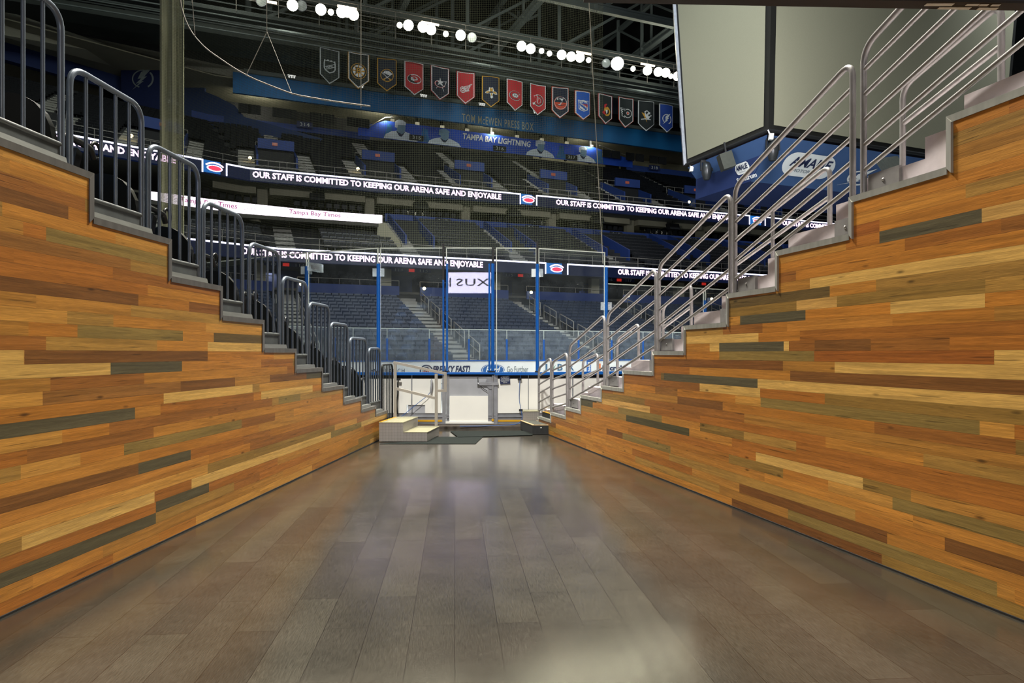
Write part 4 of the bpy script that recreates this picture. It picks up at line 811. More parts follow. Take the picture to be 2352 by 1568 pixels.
b = MB(); band(b, UW, UE, 47.25, 54.5, 5.6, 5.75); obj('suite_floor', b, DIM, label='dim floor slab of the shaded level behind the far lower tier', cat='floor slab'); b = MB(); band(b, UW, UE, 54.3, 54.6, 5.76, 7.34); obj('concourse_wall', b, DIM, label='dim back wall of the shaded level behind the far lower tier', cat='wall')
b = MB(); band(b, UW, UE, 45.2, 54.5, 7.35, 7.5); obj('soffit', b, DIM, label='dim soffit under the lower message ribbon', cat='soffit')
for i, a in enumerate(AIS):
    if not onscreen(W(a, 48, 7), 300, 1900): continue
    b = MB(); band(b, a - 1.9, a - 1.2, 47.6, 48.2, 5.7, 7.36); obj('concourse_column', b, BEIGE, label='beige square column beside the lower tier stair, ' + pos3(i), cat='column', group='columns behind the far lower tier')
    b = MB(); band(b, a - 1.1, a + 1.1, 51.0, 51.2, 5.76, 7.3); obj('exit_passage', b, NAVY, label='dark navy exit passage at the top of the lower tier stair, ' + pos3(i), cat='passage', group='exit passages above the far lower tier')
    t = thing('exit_sign_bar', 'small section sign bar with a red lamp under the lower ribbon, ' + pos3(i), 'sign', tuple(W(a, 46.6, 7.2)), 'section signs under the lower ribbon')
    b = MB(); band(b, a - 1.4, a + 1.4, 46.6, 46.65, 7.08, 7.32); obj('plate', b, NAVY, t); b = MB(); band(b, a - .2, a + .2, 46.56, 46.6, 7.1, 7.3); obj('exit_lamp', b, SIGNRED, t)
    b = MB(); f_ = fnF(46.6); put_text(b, str(111 + i), f_, a - 1.15, a - .6, 7.11, 7.29); put_text(b, str(112 + i), f_, a + .6, a + 1.15, 7.11, 7.29); obj('lettering', b, SIGNTXT, t)
    b = MB(); p = W(a + .95, 46.8, 6.0); b.lathe(p, -V, [(0, 0), (.11, 0), (.11, .05), (0, .08)], 10); obj('stair_lamp', b, WARM, label='small warm stair lamp at the top of the lower tier stair, ' + pos3(i), cat='lamp', group='warm stair lamps')
# ---- message ribbons
def ribbon(nm, lab, v, px, yt, hgt, starts, period_w, gap_logo, u0, u1):
    pass
def led(lab, v, z1, h, texts, breaks, u0=UW + 2, u1=UE):
    t = thing('message_ribbon', lab, 'led screen', tuple(W(10, v, z1))); z0 = z1 - h
    b = MB(); band(b, u0, u1, v, v + .35, z0, z1); obj('screen', b, LEDNAVY, t)
    f_ = fnF(v, .03); f2 = fnF(v, .05); bl = MB(); prev = u0
    for (c0, c1) in breaks + [(u1, u1)]:
        ee = h * .1
        for q0, q1 in zip(cuts(prev, c0, v)[:-1], cuts(prev, c0, v)[1:]): bl.add([f2(q0, z1 - ee), f2(q1, z1 - ee), f2(q1, z1 + .02), f2(q0, z1 + .02)], [(0, 1, 2, 3)])
        if c1 < u1: bl.add([f2(c0 - ee * 1.2, z0), f2(c0, z0), f2(c0, z1), f2(c0 - ee * 1.2, z1)], [(0, 1, 2, 3)]); bl.add([f2(c1, z0 + .0), f2(c1 + ee * 1.2, z0), f2(c1 + ee * 1.2, z1), f2(c1, z1)], [(0, 1, 2, 3)])
        prev = c1
    obj('border_line', bl, LEDLINE, t)
    for (a, bb) in texts:
        m_ = MB(); put_text(m_, 'OUR STAFF IS COMMITTED TO KEEPING OUR ARENA SAFE AND ENJOYABLE', f_, a, bb, z0 + h * .11, z1 - h * .22, bold=.034); obj('lettering', m_, LEDTXT, t)
    for (c0, c1) in breaks:
        if c1 - c0 < .5: continue
        m_ = MB(); poly2(m_, [(c0, z0 + .03), (c0 + (c1 - c0) * .75, z0 + .03), (c0 + (c1 - c0) * .75, z1 - .0), (c0, z1)], f_); obj('logo_field', m_, LEDBLUE, t)
        cc = c0 + (c1 - c0) * .5; zz = (z0 + z1) / 2; m_ = MB(); ring2(m_, cc, zz - h * .06, 0, h * .62, f2, sy=.42); obj('logo_oval', m_, LEDTXT, t)
        m_ = MB(); f3 = fnF(v, .07); ring2(m_, cc, zz - h * .06, 0, h * .50, f3, sy=.38); obj('logo_fill', m_, LEDRED, t); m_ = MB(); ring2(m_, cc, zz - h * .75, h * 1.05, h * 1.17, f2, a0=52, a1=128); obj('logo_arc', m_, LEDTXT, t)
VL = 45.0; zl = ZS(1000, 589.5, VL); VU = 53.0; zu = ZS(1176, 443, VU)
T1 = (US(555, VL), US(1109, VL)); per = US(1419, VL) - T1[0]
led('navy message ribbon with pink white letters on the middle tier front, the lower of two', VL, zl, .80, [T1, (T1[0] + per, T1[1] + per)], [(US(1254, VL), US(1302, VL))])
T2 = (US(580, VU), US(1151, VU)); p2 = US(1277, VU) - T2[0]; wdt = T2[1] - T2[0]
te = US(404, VU)
led('navy message ribbon with pink white letters on the upper tier front, the upper of two', VU, zu, .88, [(te - wdt, te), T2, (T2[0] + p2, T2[1] + p2), (US(1797, VU), US(1797, VU) + wdt)], [(US(467, VU), US(519, VU)), (US(1196, VU), US(1231, VU)), (US(1722, VU), US(1756, VU))], u0=UW - 4)
# curved white newspaper ribbon with its loft
t = thing('white_ribbon', 'glowing white curved ribbon with newspaper lettering on the left loft front', 'led screen', tuple(P(700, 490, 50)))
PT = [(342, 439, 457, 41.0), (400, 446, 469, 42.0), (470, 455.5, 479, 43.2), (559, 466, 490.6, 44.6), (697, 480.4, 501, 46.6), (790, 488, 507, 47.8), (878, 494, 513.5, 48.8)]
tops = [P(a, b_, d) for a, b_, c_, d in PT]; bots = [P(a, c_, d) for a, b_, c_, d in PT]
b = MB(); n = len(PT); b.add(tops + bots, [(i, i + 1, n + i + 1, n + i) for i in range(n - 1)]); obj('screen', b, LEDWHITE, t)
bk = Vector((0, .4, 0)); b = MB(); b.add([p + bk * .1 for p in tops] + [p + bk * .1 for p in bots] + [p + bk for p in tops] + [p + bk for p in bots], [(i, i + 1, n + i + 1, n + i) for i in range(n - 1)] + [(i, i + 1, 2 * n + i + 1, 2 * n + i) for i in range(n - 1)] + [(n + i, n + i + 1, 3 * n + i + 1, 3 * n + i) for i in range(n - 1)]); obj('cabinet', b, BEIGE, t)
xs = [p[0] for p in PT]
def fR(px, q):
    i = max(0, min(n - 2, sum(1 for x in xs if x <= px) - 1)); s = (px - xs[i]) / (xs[i + 1] - xs[i]); top = tops[i].lerp(tops[i + 1], s); bot = bots[i].lerp(bots[i + 1], s); return bot.lerp(top, q) + Vector((0, -.05, 0))
b = MB()
for x0, x1 in ((414, 545), (664, 782)): put_text(b, 'Tampa Bay Times', fR, x0, x1, .22, .84, bold=.008, shear=.08)
obj('lettering', b, LEDPINK, t); b = MB()
for x0, x1 in ((561, 588), (798, 822)): put_text(b, 'LOFT', fR, x0, x1, .38, .64, sp=1.5)
obj('lettering', b, LEDGHOST, t)
t = thing('loft', 'grey loft end wall and floor slab under the white ribbon', 'balcony', tuple(P(880, 530, 49.5)))
b = MB(); b.prism([P(868, 513, 48.7), P(884, 511, 48.7), P(901, 532, 48.7), P(917, 552, 48.7), P(922, 565, 48.7), P(905, 575, 48.7), P(866, 540, 48.7)], (0, 1.2, 0)); obj('end_wall', b, BEIGE, t)
b = MB()
for i in range(n - 1): a_, c_ = bots[i], bots[i + 1]; dn = Vector((0, 0, -.25)); bb = Vector((-.8, 2.6, 0)); b.hexa([a_ + dn, c_ + dn, c_ + dn + bb, a_ + dn + bb, a_, c_, c_ + bb, a_ + bb])
obj('slab', b, DIM, t)
b = MB(); b.bar(P(664, 516, 49.5), P(818, 525, 51), .1, .09); b.bar(P(470, 494, 46), P(543, 502.5, 47), .1, .09); obj('light_strip', b, emit('dim loft strip light', (190, 200, 240), .9), t)
b = MB(); b.bar(P(380, 488, 46), P(448, 496, 46), .5, .16); obj('ceiling_glow', b, emit('warm loft light', (255, 240, 170), 1.3), t)
b = MB(); b.prism([P(571, 493, 45.2), P(592, 495, 45.2), P(594, 508, 45.4), P(571, 505, 45.4)], (0, .4, 0)); obj('front_pier', b, BEIGE, t)
# ---- blue wall above the club tier with section numerals, vomitory side walls, loge level with beige beams and columns
zc = ZS(1176, 520, 54.8)
t = thing('club_parapet', 'long blue strip wall above the far middle tier with section numerals', 'wall', tuple(W(20, 54.8, zc))); b = MB(); band(b, US(884, 54.8), UE, 54.75, 54.95, zc - .35, zc + .28); obj('wall_panel', b, BLUEW, t)
b = MB()
for s, px in (('215', 1017), ('216', 1222), ('217', 1415), ('218', 1592)): a = US(px, 54.7); band(b, a - .65, a + .65, 54.66, 54.72, zc - .3, zc + .2)
obj('numeral_plate', b, BLACK, t); b = MB()
for s, px in (('215', 1017), ('216', 1222), ('217', 1415), ('218', 1592)): a = US(px, 54.7); put_text(b, s, fnF(54.66), a - .4, a + .4, zc - .22, zc + .12)
obj('lettering', b, SIGNTXT, t)
for i, a in enumerate(AIS):
    if not onscreen(W(a, 54, 12), 880, 1900): continue
    t = thing('vomitory', 'dark entry gap with sloping blue side walls in the middle tier, ' + pos3(i), 'entrance', tuple(W(a + 1, 52, 9)), 'entries of the far middle tier')
    for du in (.0, 2.1):
        b = MB(); v0, v1 = 48.6, 54.7; za = CL['z'] + 2.2 * CL['rise']; zb = zc
        p0, p1 = W(a + du, v0, 0), W(a + du, v1, 0); q = U * .14
        b.hexa([Vector((p0.x, p0.y, za - 1.2)), Vector((p0.x, p0.y, za - 1.2)) + q, Vector((p1.x, p1.y, zb - 2)) + q, Vector((p1.x, p1.y, zb - 2)), Vector((p0.x, p0.y, za + .9)), Vector((p0.x, p0.y, za + .9)) + q, Vector((p1.x, p1.y, zb + .25)) + q, Vector((p1.x, p1.y, zb + .25))]); obj('side_wall', b, BLUEW, t)
    b = MB(); band(b, a + .14, a + 2.1, 53.0, 53.1, 9.2, zc - .5); obj('opening', b, BLACK, t)  # black panel stands for the darkness inside the entry
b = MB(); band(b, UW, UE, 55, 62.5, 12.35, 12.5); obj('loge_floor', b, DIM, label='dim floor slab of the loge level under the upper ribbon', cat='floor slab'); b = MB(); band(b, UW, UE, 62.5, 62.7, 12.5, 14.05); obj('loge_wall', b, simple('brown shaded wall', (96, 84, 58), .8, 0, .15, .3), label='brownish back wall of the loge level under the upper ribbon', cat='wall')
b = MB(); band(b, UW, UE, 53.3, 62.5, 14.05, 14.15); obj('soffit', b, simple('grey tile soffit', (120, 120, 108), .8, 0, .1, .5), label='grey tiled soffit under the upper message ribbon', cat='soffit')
k = 0
for j in range(-7, 16):
    a = 3.9 + j * 4.1
    if not onscreen(W(a, 56, 14), 420, 1900): continue
    b = MB(); band(b, a - 1.55, a + 1.6, 55.2, 56.0, 13.55, 14.045); obj('ceiling_beam', b, BEIGE, label='beige ceiling beam segment under the upper ribbon, ' + (ORD[k] if k < 20 else 'last') + ' from the left', cat='beam', group='beige beams of the loge level')
    if j % 2: b = MB(); band(b, a + 1.7, a + 2.45, 55.8, 56.4, 12.4, 14.06); obj('loge_column', b, BEIGE, label='beige round-edged column in the loge level right of beam ' + (ORD[k] if k < 20 else 'last'), cat='column', group='columns of the loge level')
    if j % 2 == 0: c_ = W(a + 1.9, 54.6, 13.5); b = MB(); b.obox(c_, U * .55, V * .3, Vector((0, 0, .28)) + V * .1); b.bar(c_, c_ + Vector((0, 0, .6)), .1, .1); obj('hanging_speaker', b, BLACK, label='black loudspeaker hanging under the upper ribbon near beam ' + (ORD[k] if k < 20 else 'last'), cat='speaker', group='loudspeakers under the upper ribbon')
    k += 1
# ---- upper tier vomitories, guard rails, end wall, banner, press box
k = 0
for i, a in enumerate(AIS):
    if not onscreen(W(a, 60, 18), 100, 1850): continue
    t = thing('portal', 'blue entry portal with dark opening in the far upper tier, ' + ORD[k] + ' from the left', 'entrance', tuple(W(a, 57, 16)), 'portals of the far upper tier')
    z0 = UP['z'] + 2.5 * UP['rise']; v0 = UP['v'] + 2.6 * UP['run']; v1 = v0 + 4.6
    for du in (-1.55, 1.4): b = MB(); band(b, a + du, a + du + .15, v0, v1, z0, 0, zz=(z0 + .9, z0 + 2.9)); obj('side_wall', b, BLUEW, t)
    b = MB(); band(b, a - 1.4, a + 1.4, v0 + 1.8, v0 + 2.0, z0 + 1.9, z0 + 2.7); obj('lintel', b, BLUEW, t); b = MB(); band(b, a - 1.4, a + 1.4, v0 + 2.1, v0 + 2.2, z0 - .5, z0 + 2.0); obj('opening', b, BLACK, t)  # the black panel paints in the unlit inside of the portal
    b = MB(); band(b, a - .3, a + .1, v0 + 1.7, v0 + 1.78, z0 + 2.2, z0 + 2.42); obj('exit_lamp', b, emit('dim orange sign', (210, 110, 80), .3), t)
    b = MB()
    for zz_ in (.5, .95): b.tube([W(a - 2.1, v0 - .3, z0 + zz_ - .6), W(a + 2.1, v0 - .3, z0 + zz_ - .6)], .03, 5)
    for uu in (-2.1, -.7, .7, 2.1): b.tube([W(a + uu, v0 - .3, z0 - .7), W(a + uu, v0 - .3, z0 + .35)], .025, 5)
    obj('front_railing', b, THINR, t); b = MB()
    for zz_ in (.5, .95): b.tube([W(a - 1.5, v1 + .3, z0 + 2.3 + zz_), W(a + 1.5, v1 + .3, z0 + 2.3 + zz_)], .03, 5)
    for uu in (-1.5, -.5, .5, 1.5): b.tube([W(a + uu, v1 + .3, z0 + 2.2), W(a + uu, v1 + .3, z0 + 3.25)], .025, 5)
    obj('rear_railing', b, THINR, t)
    if i in (2, 3, 7, 1): b = MB(); b.lathe(W(a - 2.0, v0 + .3, z0 + .6), -V, [(0, 0), (.13, 0), (.13, .05), (0, .08)], 10); obj('stair_lamp', b, WARM, label='small warm stair lamp left of the upper tier portal, ' + ORD[k] + ' from the left', cat='lamp', group='warm lamps of the upper tier')
    k += 1
for nm, v, z, lab in (('balcony_rail', VU + .6, zu - .02, 'thin guard rail along the front of the far upper tier'), ('balcony_rail', VL + .6, zl - .02, 'thin guard rail along the front of the far middle tier')):
    b = MB()
    for hh in (.45, .85):
        for q0, q1 in zip(cuts(UW, UE, v)[:-1], cuts(UW, UE, v)[1:]): b.tube([W(q0, v, z + hh), W(q1, v, z + hh)], .025, 5)
    u = UW
    while u < UE: b.tube([W(u, v, z), W(u, v, z + .85)], .02, 5); u += 2.0
    obj(nm, b, THINR, label=lab, cat='railing')
VB = 70.0; zb0 = ZS(1176, 353, VB); zb1 = ZS(1176, 315, VB)
b = MB(); band(b, US(440, VB), US(850, VB), VB, VB + .2, zb0 - .3, zb0 + .35); band(b, US(1440, VB), UE, VB, VB + .2, zb0 - .3, zb0 + .35); obj('upper_parapet', b, BLUEW, label='low blue wall behind the last rows of the far upper tier', cat='wall')
t = thing('player_banner', 'wide blue printed banner with hockey players and white team lettering', 'banner', tuple(W(20, VB, zb0)))
ul, ur = US(822, VB), US(1452, VB); ul2, ur2 = US(884, VB), US(1365, VB)
b = MB(); b.prism([W(ul, VB - .1, zb0), W(ur, VB - .1, zb0), W(ur, VB - .1, zb0 + .95), W(ur2, VB - .1, zb1), W(ul2, VB - .1, zb1), W(ul, VB - .1, zb0 + .75)], V * .12); obj('sheet', b, simple('printed blue vinyl', (28, 76, 184), .6, 0, .35, .22), t)
fB = fnF(VB, .14); fB2 = fnF(VB, .17); fB3 = fnF(VB, .2)
h_ = zb1 - zb0
b = MB(); put_text(b, 'TAMPA BAY LIGHTNING', fB, US(1062, VB), US(1218, VB), zb0 + h_ * .50, zb0 + h_ * .86, bold=.03, shear=.15); obj('lettering', b, WPRINT, t)
JERS = simple('white jersey print', (206, 216, 222), .7, 0, .08, 1); SKIN = simple('blue tinted portrait print', (110, 142, 164), .7, 0, .15, 2); GHOST = simple('ghosted blue print', (26, 96, 150), .7, 0, .3, 1.5)
for k, (pc, wj, hh, sx) in enumerate(((920, 78, 1.12, .1), (1020, 76, .92, .1), (1240, 66, 1.0, -.1), (1338, 58, .95, .1))):
    c_ = US(pc, VB); w_ = (US(pc + wj / 2, VB) - US(pc - wj / 2, VB)) / 2; H_ = h_ * hh
    z = zb0 + .02
    b = MB(); poly2(b, [(c_ - w_, z), (c_ + w_, z), (c_ + w_ * .85, z + H_ * .22), (c_ + w_ * .45, z + H_ * .40), (c_ + w_ * .15, z + H_ * .46), (c_ - w_ * .2, z + H_ * .46), (c_ - w_ * .55, z + H_ * .38), (c_ - w_ * .9, z + H_ * .2)], fB2); obj('jersey', b, JERS, t)
    b = MB(); poly2(b, [(c_ - w_ * .28, z + H_ * .42), (c_ - w_ * .1, z + H_ * .18), (c_ + w_ * .05, z + H_ * .16), (c_ + w_ * .24, z + H_ * .42)], fB3); obj('collar', b, NPRINT, t)
    b = MB(); poly2(b, [(c_ - w_ * .2, z + H_ * .38), (c_ + w_ * .05, z + H_ * .28), (c_ + w_ * .2, z + H_ * .40), (c_ + w_ * .27, z + H_ * .62), (c_ + w_ * .25, z + H_ * .78), (c_ - w_ * .22, z + H_ * .78), (c_ - w_ * .25, z + H_ * .55)], fnF(VB, .21)); obj('face', b, SKIN, t)
    b = MB(); poly2(b, [(c_ - w_ * .36, z + H_ * .60), (c_ - w_ * .22, z + H_ * .56), (c_ - w_ * .18, z + H_ * .74), (c_ + w_ * .29, z + H_ * .76), (c_ + w_ * .29, z + H_ * .9), (c_ + w_ * .1, z + H_ * .99), (c_ - w_ * .15, z + H_ * 1.0), (c_ - w_ * .34, z + H_ * .9)], fnF(VB, .23)); obj('helmet', b, JERS if k != 1 else SKIN, t)
for k, (pc, wj) in enumerate(((893, 26), (975, 30), (1288, 26), (1375, 24))):
    c_ = US(pc, VB); w_ = (US(pc + wj / 2, VB) - US(pc - wj / 2, VB)) / 2; b = MB(); poly2(b, [(c_ - w_, zb0 + .1), (c_ + w_, zb0 + .1), (c_ + w_ * .5, zb0 + h_ * .45), (c_ + w_ * .45, zb0 + h_ * .8), (c_ - w_ * .3, zb0 + h_ * .85), (c_ - w_ * .5, zb0 + h_ * .45)], fB); obj('ghost_figure', b, GHOST, t)
for s, px, py, v in (('313', 397, 234, 69.5), ('314', 700, 286, 69.5), ('315', 957, 316, 69.6), ('316', 1148, 341, 69.6), ('317', 1313, 361, 69.6), ('318', 1503, 385, 69.6)):
    a = US(px, v); z = ZS(px, py, v); t = thing('section_sign', 'small section numeral sign %s on the upper blue wall' % s, 'sign', tuple(W(a, v, z)), 'upper section numeral signs'); b = MB(); band(b, a - .75, a + .75, v, v + .06, z - .28, z + .28); obj('plate', b, NAVY if s in ('318', '313', '314') else BLACK, t); b = MB(); put_text(b, s, fnF(v, .03), a - .45, a + .45, z - .17, z + .17); obj('lettering', b, SIGNTXT, t)
# press box
VP = 67.0; zf1 = ZS(1176, 256, VP); zf0 = ZS(1176, 297, VP)
t = thing('press_box', 'teal blue press box fascia with pale lettering and lit beige rooms beneath it', 'press box', tuple(W(20, VP, zf0)))
b = MB(); band(b, US(535, VP), UE, VP, VP + .3, zf0, zf1); obj('fascia', b, TEAL, t)
b = MB(); band(b, US(560, VP), UE, VP - .25, VP + .5, zf1, zf1 + .35); obj('ledge', b, GIRD, t)
b = MB(); put_text(b, 'TOM McEWEN PRESS BOX', fnF(VP, .05), US(1061, VP), US(1225, VP), zf0 + .12, zf0 + .95, bold=.006, sp=1.15); obj('lettering', b, simple('pale gold print', (170, 172, 146), .6), t)
b = MB(); band(b, UW, UE, 76, 76.3, zb0, zf1); obj('back_wall', b, BEIGE, t)
b = MB(); band(b, UW, UE, VP + .3, 76, zf1 - .5, zf1 - .4); obj('ceiling_panel', b, BEIGE, t)
b = MB(); band(b, UW, UE, VB + .2, 76, zb0 - .4, zb0 - .2); obj('floor_slab', b, DKCONC, t)
for j in range(9):
    a = US(900 + j * 57, VB + .3); b = MB(); band(b, a - .12, a + .12, VB + .2, VB + .5, zb0, zf1 - .4); obj('partition_post', b, BLACK, t)
    b = MB(); band(b, a - .2, a + .2, VB - .1, VB + .1, zb1 + .0, zb1 + .28); obj('work_lamp', b, emit('dim press lamp', (220, 214, 180), .5), t)
for j, px in enumerate((562, 585, 640, 668, 725, 755, 810, 836, 1394, 1415, 1448, 1470, 1502, 1522)):
    a = US(px, 69); z = ZS(px, 0, 69) * 0 + zf0 - .55; b = MB(); band(b, a - .55, a + .55, 69, 69.15, z - .5, z + .35); obj('hanging_screen', b, BLACK, t)
for j, px in enumerate((560, 620, 680, 735, 800, 845, 1200, 1405, 1440, 1490, 1512, 1540)):
    a = US(px, 75.8); b = MB(); band(b, a - .9, a + .9, 75.7, 75.85, zb0 + .9, zb0 + 2.0); obj('back_window', b, BLACK, t)
b = MB(); a = US(900, VB - .2); b.tube([W(US(845, VB), VB - .2, zb0 + .9), W(US(884, VB), VB - .2, zb1 + .3), W(US(912, VB), VB - .2, zb1 + .5)], .05, 5); obj('sloping_rail', b, THINR, t); b = MB(); b.tube([W(US(1440, VB), VB - .2, zb0 + 1.3), W(US(1375, VB), VB - .2, zb1 + .3)], .05, 5); obj('sloping_rail', b, THINR, t)
# left end: beige soffit band, dark blue walls, round bolt emblem
t = thing('end_wall', 'blue end wall with a beige band above the upper left seating', 'wall', tuple(P(150, 200, 62)))
def quad(mb, pts, Ys, d=.3, m=0): mb.prism([P(x, y, Y) for (x, y), Y in zip(pts, Ys)], (0, d, 0), m)
b = MB(); quad(b, [(-120, 100), (0, 140), (280, 212), (372, 235), (372, 148), (280, 152), (0, 68), (-120, 20)], [52, 55, 62, 64, 64, 62, 55, 52]); obj('blue_panel', b, simple('deep blue wall', (18, 40, 92), .7, 0, .1, .3), t)
b = MB(); quad(b, [(-120, 50), (0, 94), (280, 166), (280, 152), (0, 78), (-120, 34)], [51.8, 54.8, 61.8, 61.8, 54.8, 51.8], .2); obj('beige_strip', b, BEIGE, t)
b = MB(); quad(b, [(-120, -20), (-120, 36), (0, 79), (275, 153), (375, 145), (560, 182), (560, 160), (360, 122), (150, 74), (0, 20)], [50, 50, 52, 60, 61, 63, 63, 61, 56, 52], .5); obj('soffit_band', b, simple('grey beige soffit', (158, 156, 138), .8, 0, .05, .3), t)
b = MB(); quad(b, [(278, 152), (278, 225), (372, 320), (372, 146)], [60.5, 60.5, 60.5, 60.5], .3); obj('emblem_panel', b, simple('night blue panel', (10, 26, 70), .7), t)
b = MB(); cE = P(328, 181, 60.4); sE = 60.4 / F
fE = lambda x, y: Vector((cE.x + x * sE, cE.y, cE.z + y * sE))
ring2(b, 0, 0, 21, 25, fE, sy=.9, a0=-60, a1=45); ring2(b, 0, 0, 22, 25, fE, sy=.85, a0=80, a1=250)
poly2(b, [(24, 28), (-4, 16), (-12, 0), (-4, 1), (-16, -11), (-8, -9), (-25, -26), (2, -5), (-4, -6), (10, 6), (3, 5)], fE); obj('bolt_emblem', b, simple('grey print', (120, 130, 130), .7), t)
b = MB(); quad(b, [(372, 150), (372, 300), (560, 330), (740, 350), (740, 318), (560, 268), (540, 243), (500, 222), (470, 210), (470, 180), (375, 152)], [64.5] * 11, .3); obj('left_blue_wall', b, simple('shaded blue wall', (36, 56, 96), .7, 0, .1, .3), t)
# ================================================================== roof, girders, catwalk, floodlights
b = MB(); b.add([(-90, -12, 38), (100, -12, 38), (100, 120, 38), (-90, 120, 38)], [(0, 3, 2, 1)]); struct('ceiling', b, ROOF)
b = MB(); p = [W(-60, 82, 0), W(90, 82, 0)]; b.add([W(UW, 80, 20), W(90, 80, 20), W(90, 80, 38), W(UW, 80, 38)], [(0, 1, 2, 3)]); struct('wall_back', b, BLACK)
ZTR = 31.0
def girder(px, lab, zc=ZTR, wd=.5):
    Y = (zc - EYE) * F / HZ; u = None; X = (px - CX) / F * Y; pt = Vector((X, Y, 0)); u = pt.dot(U); v0 = pt.dot(V)
    t = thing('roof_girder', lab, 'girder', tuple(W(u, v0, zc)), 'roof trusses')
    a, c = W(u, 20, zc), W(u, 80, zc); a = U * u + V * 20 + Vector((0, 0, zc)); c = U * u + V * 80 + Vector((0, 0, zc)); up = Vector((0, 0, 4.2))
    m_ = MB(); m_.bar(a, c, wd, .12); m_.bar(a + Vector((0, 0, .5)), c + Vector((0, 0, .5)), wd, .12); m_.bar(a + Vector((0, 0, .25)), c + Vector((0, 0, .25)), .1, .5); obj('lower_chord', m_, GIRD, t)
    m_ = MB(); m_.bar(a + up, c + up, .4, .4); obj('upper_chord', m_, GIRD, t)
    m_ = MB(); k = 0
    for s in range(0, 60, 6):
        q = a + V * s; m_.bar(q, q + up, .22, .22); m_.bar(q, q + V * 6 + up, .2, .2)
    obj('webbing', m_, GIRD, t)
for k, (px, zc) in enumerate(((620, 31), (935, 31), (1245, 31), (1641, 31), (2050, 31))): girder(px, 'grey roof truss running away from the camera, ' + ORD[k] + ' from the left', zc)
for k, (v, z, h) in enumerate(((50.5, 30.2, .55), (57.5, 30.0, .5), (62, 29.2, .6), (67.5, 31.5, .7), (73, 33, .8))):
    t = thing('cross_beam', 'grey cross beam under the roof, ' + ORD[k] + ' in depth', 'beam', tuple(W(10, v, z)), 'cross beams under the roof')
    a, c = U * -45 + V * v + Vector((0, 0, z)), U * 75 + V * v + Vector((0, 0, z)); m_ = MB(); m_.bar(a, c, .4, .14); m_.bar(a + Vector((0, 0, h)), c + Vector((0, 0, h)), .4, .14); m_.bar(a + Vector((0, 0, h / 2)), c + Vector((0, 0, h / 2)), .1, h); obj('flanges', m_, GIRD, t)
    m_ = MB()
    for s in range(-44, 74, 9): q = U * s + V * v + Vector((0, 0, z)); m_.bar(q, q + Vector((0, 0, 7)), .3, .3); m_.bar(q, q + U * 9 + Vector((0, 0, 6)), .22, .22)
    obj('struts', m_, GIRD, t)
t = thing('catwalk', 'grey lighting catwalk with thin pipe railings under the roof', 'catwalk', tuple(W(10, 55.5, 27.5)))
m_ = MB(); a, c = U * -45 + V * 55.8 + Vector((0, 0, 27.0)), U * 75 + V * 55.8 + Vector((0, 0, 27.0)); m_.bar(a, c, 1.4, .25); obj('deck', m_, simple('dark catwalk deck', (58, 64, 60), .8, 0, .2, 1), t)
m_ = MB()
for dv_, dz in ((.3, -.5), (.8, -.9), (-.5, -.35), (1.4, -.2), (1.0, .9), (1.6, 1.6)): m_.tube([a + V * dv_ + Vector((0, 0, dz)), c + V * dv_ + Vector((0, 0, dz))], .06, 6)
obj('cable_pipes', m_, GIRD, t)
m_ = MB()
for dz in (1.0, 1.4, 1.8, 2.2): m_.tube([a + V * -.8 + Vector((0, 0, dz)), c + V * -.8 + Vector((0, 0, dz))], .04, 5)
for s in range(0, 120, 3): m_.tube([a + U * s + V * -.8, a + U * s + V * -.8 + Vector((0, 0, 2.2))], .035, 5)
obj('railing', m_, THINR, t)
m_ = MB()
for v, z in ((60.5, 27.3), (64, 28.0)): m_.bar(U * -45 + V * v + Vector((0, 0, z)), U * 75 + V * v + Vector((0, 0, z)), 2.2, .7)
obj('duct', m_, simple('grey duct', (60, 66, 60), .7, 0, .15, .4), t)
LP = [(600, 2, 0), (672, 12, 1), (693, 13, 0), (737, 22, 1), (760, 28, 2), (785, 28, 1), (797, 27, 1), (812, 34, 1), (918, 58, 2), (938, 58, 1), (971, 62, 1), (990, 68, 1), (1024, 78, 2), (1058, 81, 1), (1084, 86, 0), (1198, 106, 1), (1219, 112, 1), (1244, 117, 2), (1262, 123, 2), (1290, 126, 1), (1312, 130, 1), (1332, 132, 1),
      (1352, 138, 2), (1392, 145, 0), (1418, 146, 3), (1454, 158, 2), (1487, 162, 1), (1512, 165, 1), (1529, 167, 1), (1541, 175, 2), (1556, 175, 1)]
for k, (px, py, kind) in enumerate(LP):
    v = 54.0; u = US(px, v); q = U * u + V * v; z = EYE + (HZ - py) * q.y / F; c_ = Vector((q.x, q.y, z)); d = (Vector((2, 12, 0)) - c_).normalized()
    lit = {0: 'unlit', 1: 'glowing', 2: 'small glowing', 3: 'brightest glowing'}[kind]
    nth = ORD[k] if k < 20 else ORD[30 - k] ; frm = 'left' if k < 20 else 'right'
    t = thing('floodlight', '%s round arena floodlight on the catwalk, %s from the %s' % (lit, nth, frm), 'floodlight', tuple(c_), 'floodlights on the catwalk')
    r = {0: .40, 1: .44, 2: .24, 3: .62}[kind]
    m_ = MB(); m_.lathe(c_ - d * .7, d, [(0, 0), (r * .5, .05), (r * .9, .5), (r, .72), (r * .96, .72), (r * .9, .66)], 14); obj('housing', m_, ALUM, t)
    m_ = MB(); m_.lathe(c_ - d * .05, d, [(r * .93, 0), (r * .6, .04), (0, .06)], 14); obj('lens', m_, LAMPE if kind else EDGE, t)
    m_ = MB(); m_.bar(c_ - d * .5, c_ - d * .5 + V * 1.2 + Vector((0, 0, .5)), .08, .08); obj('bracket', m_, GIRD, t)
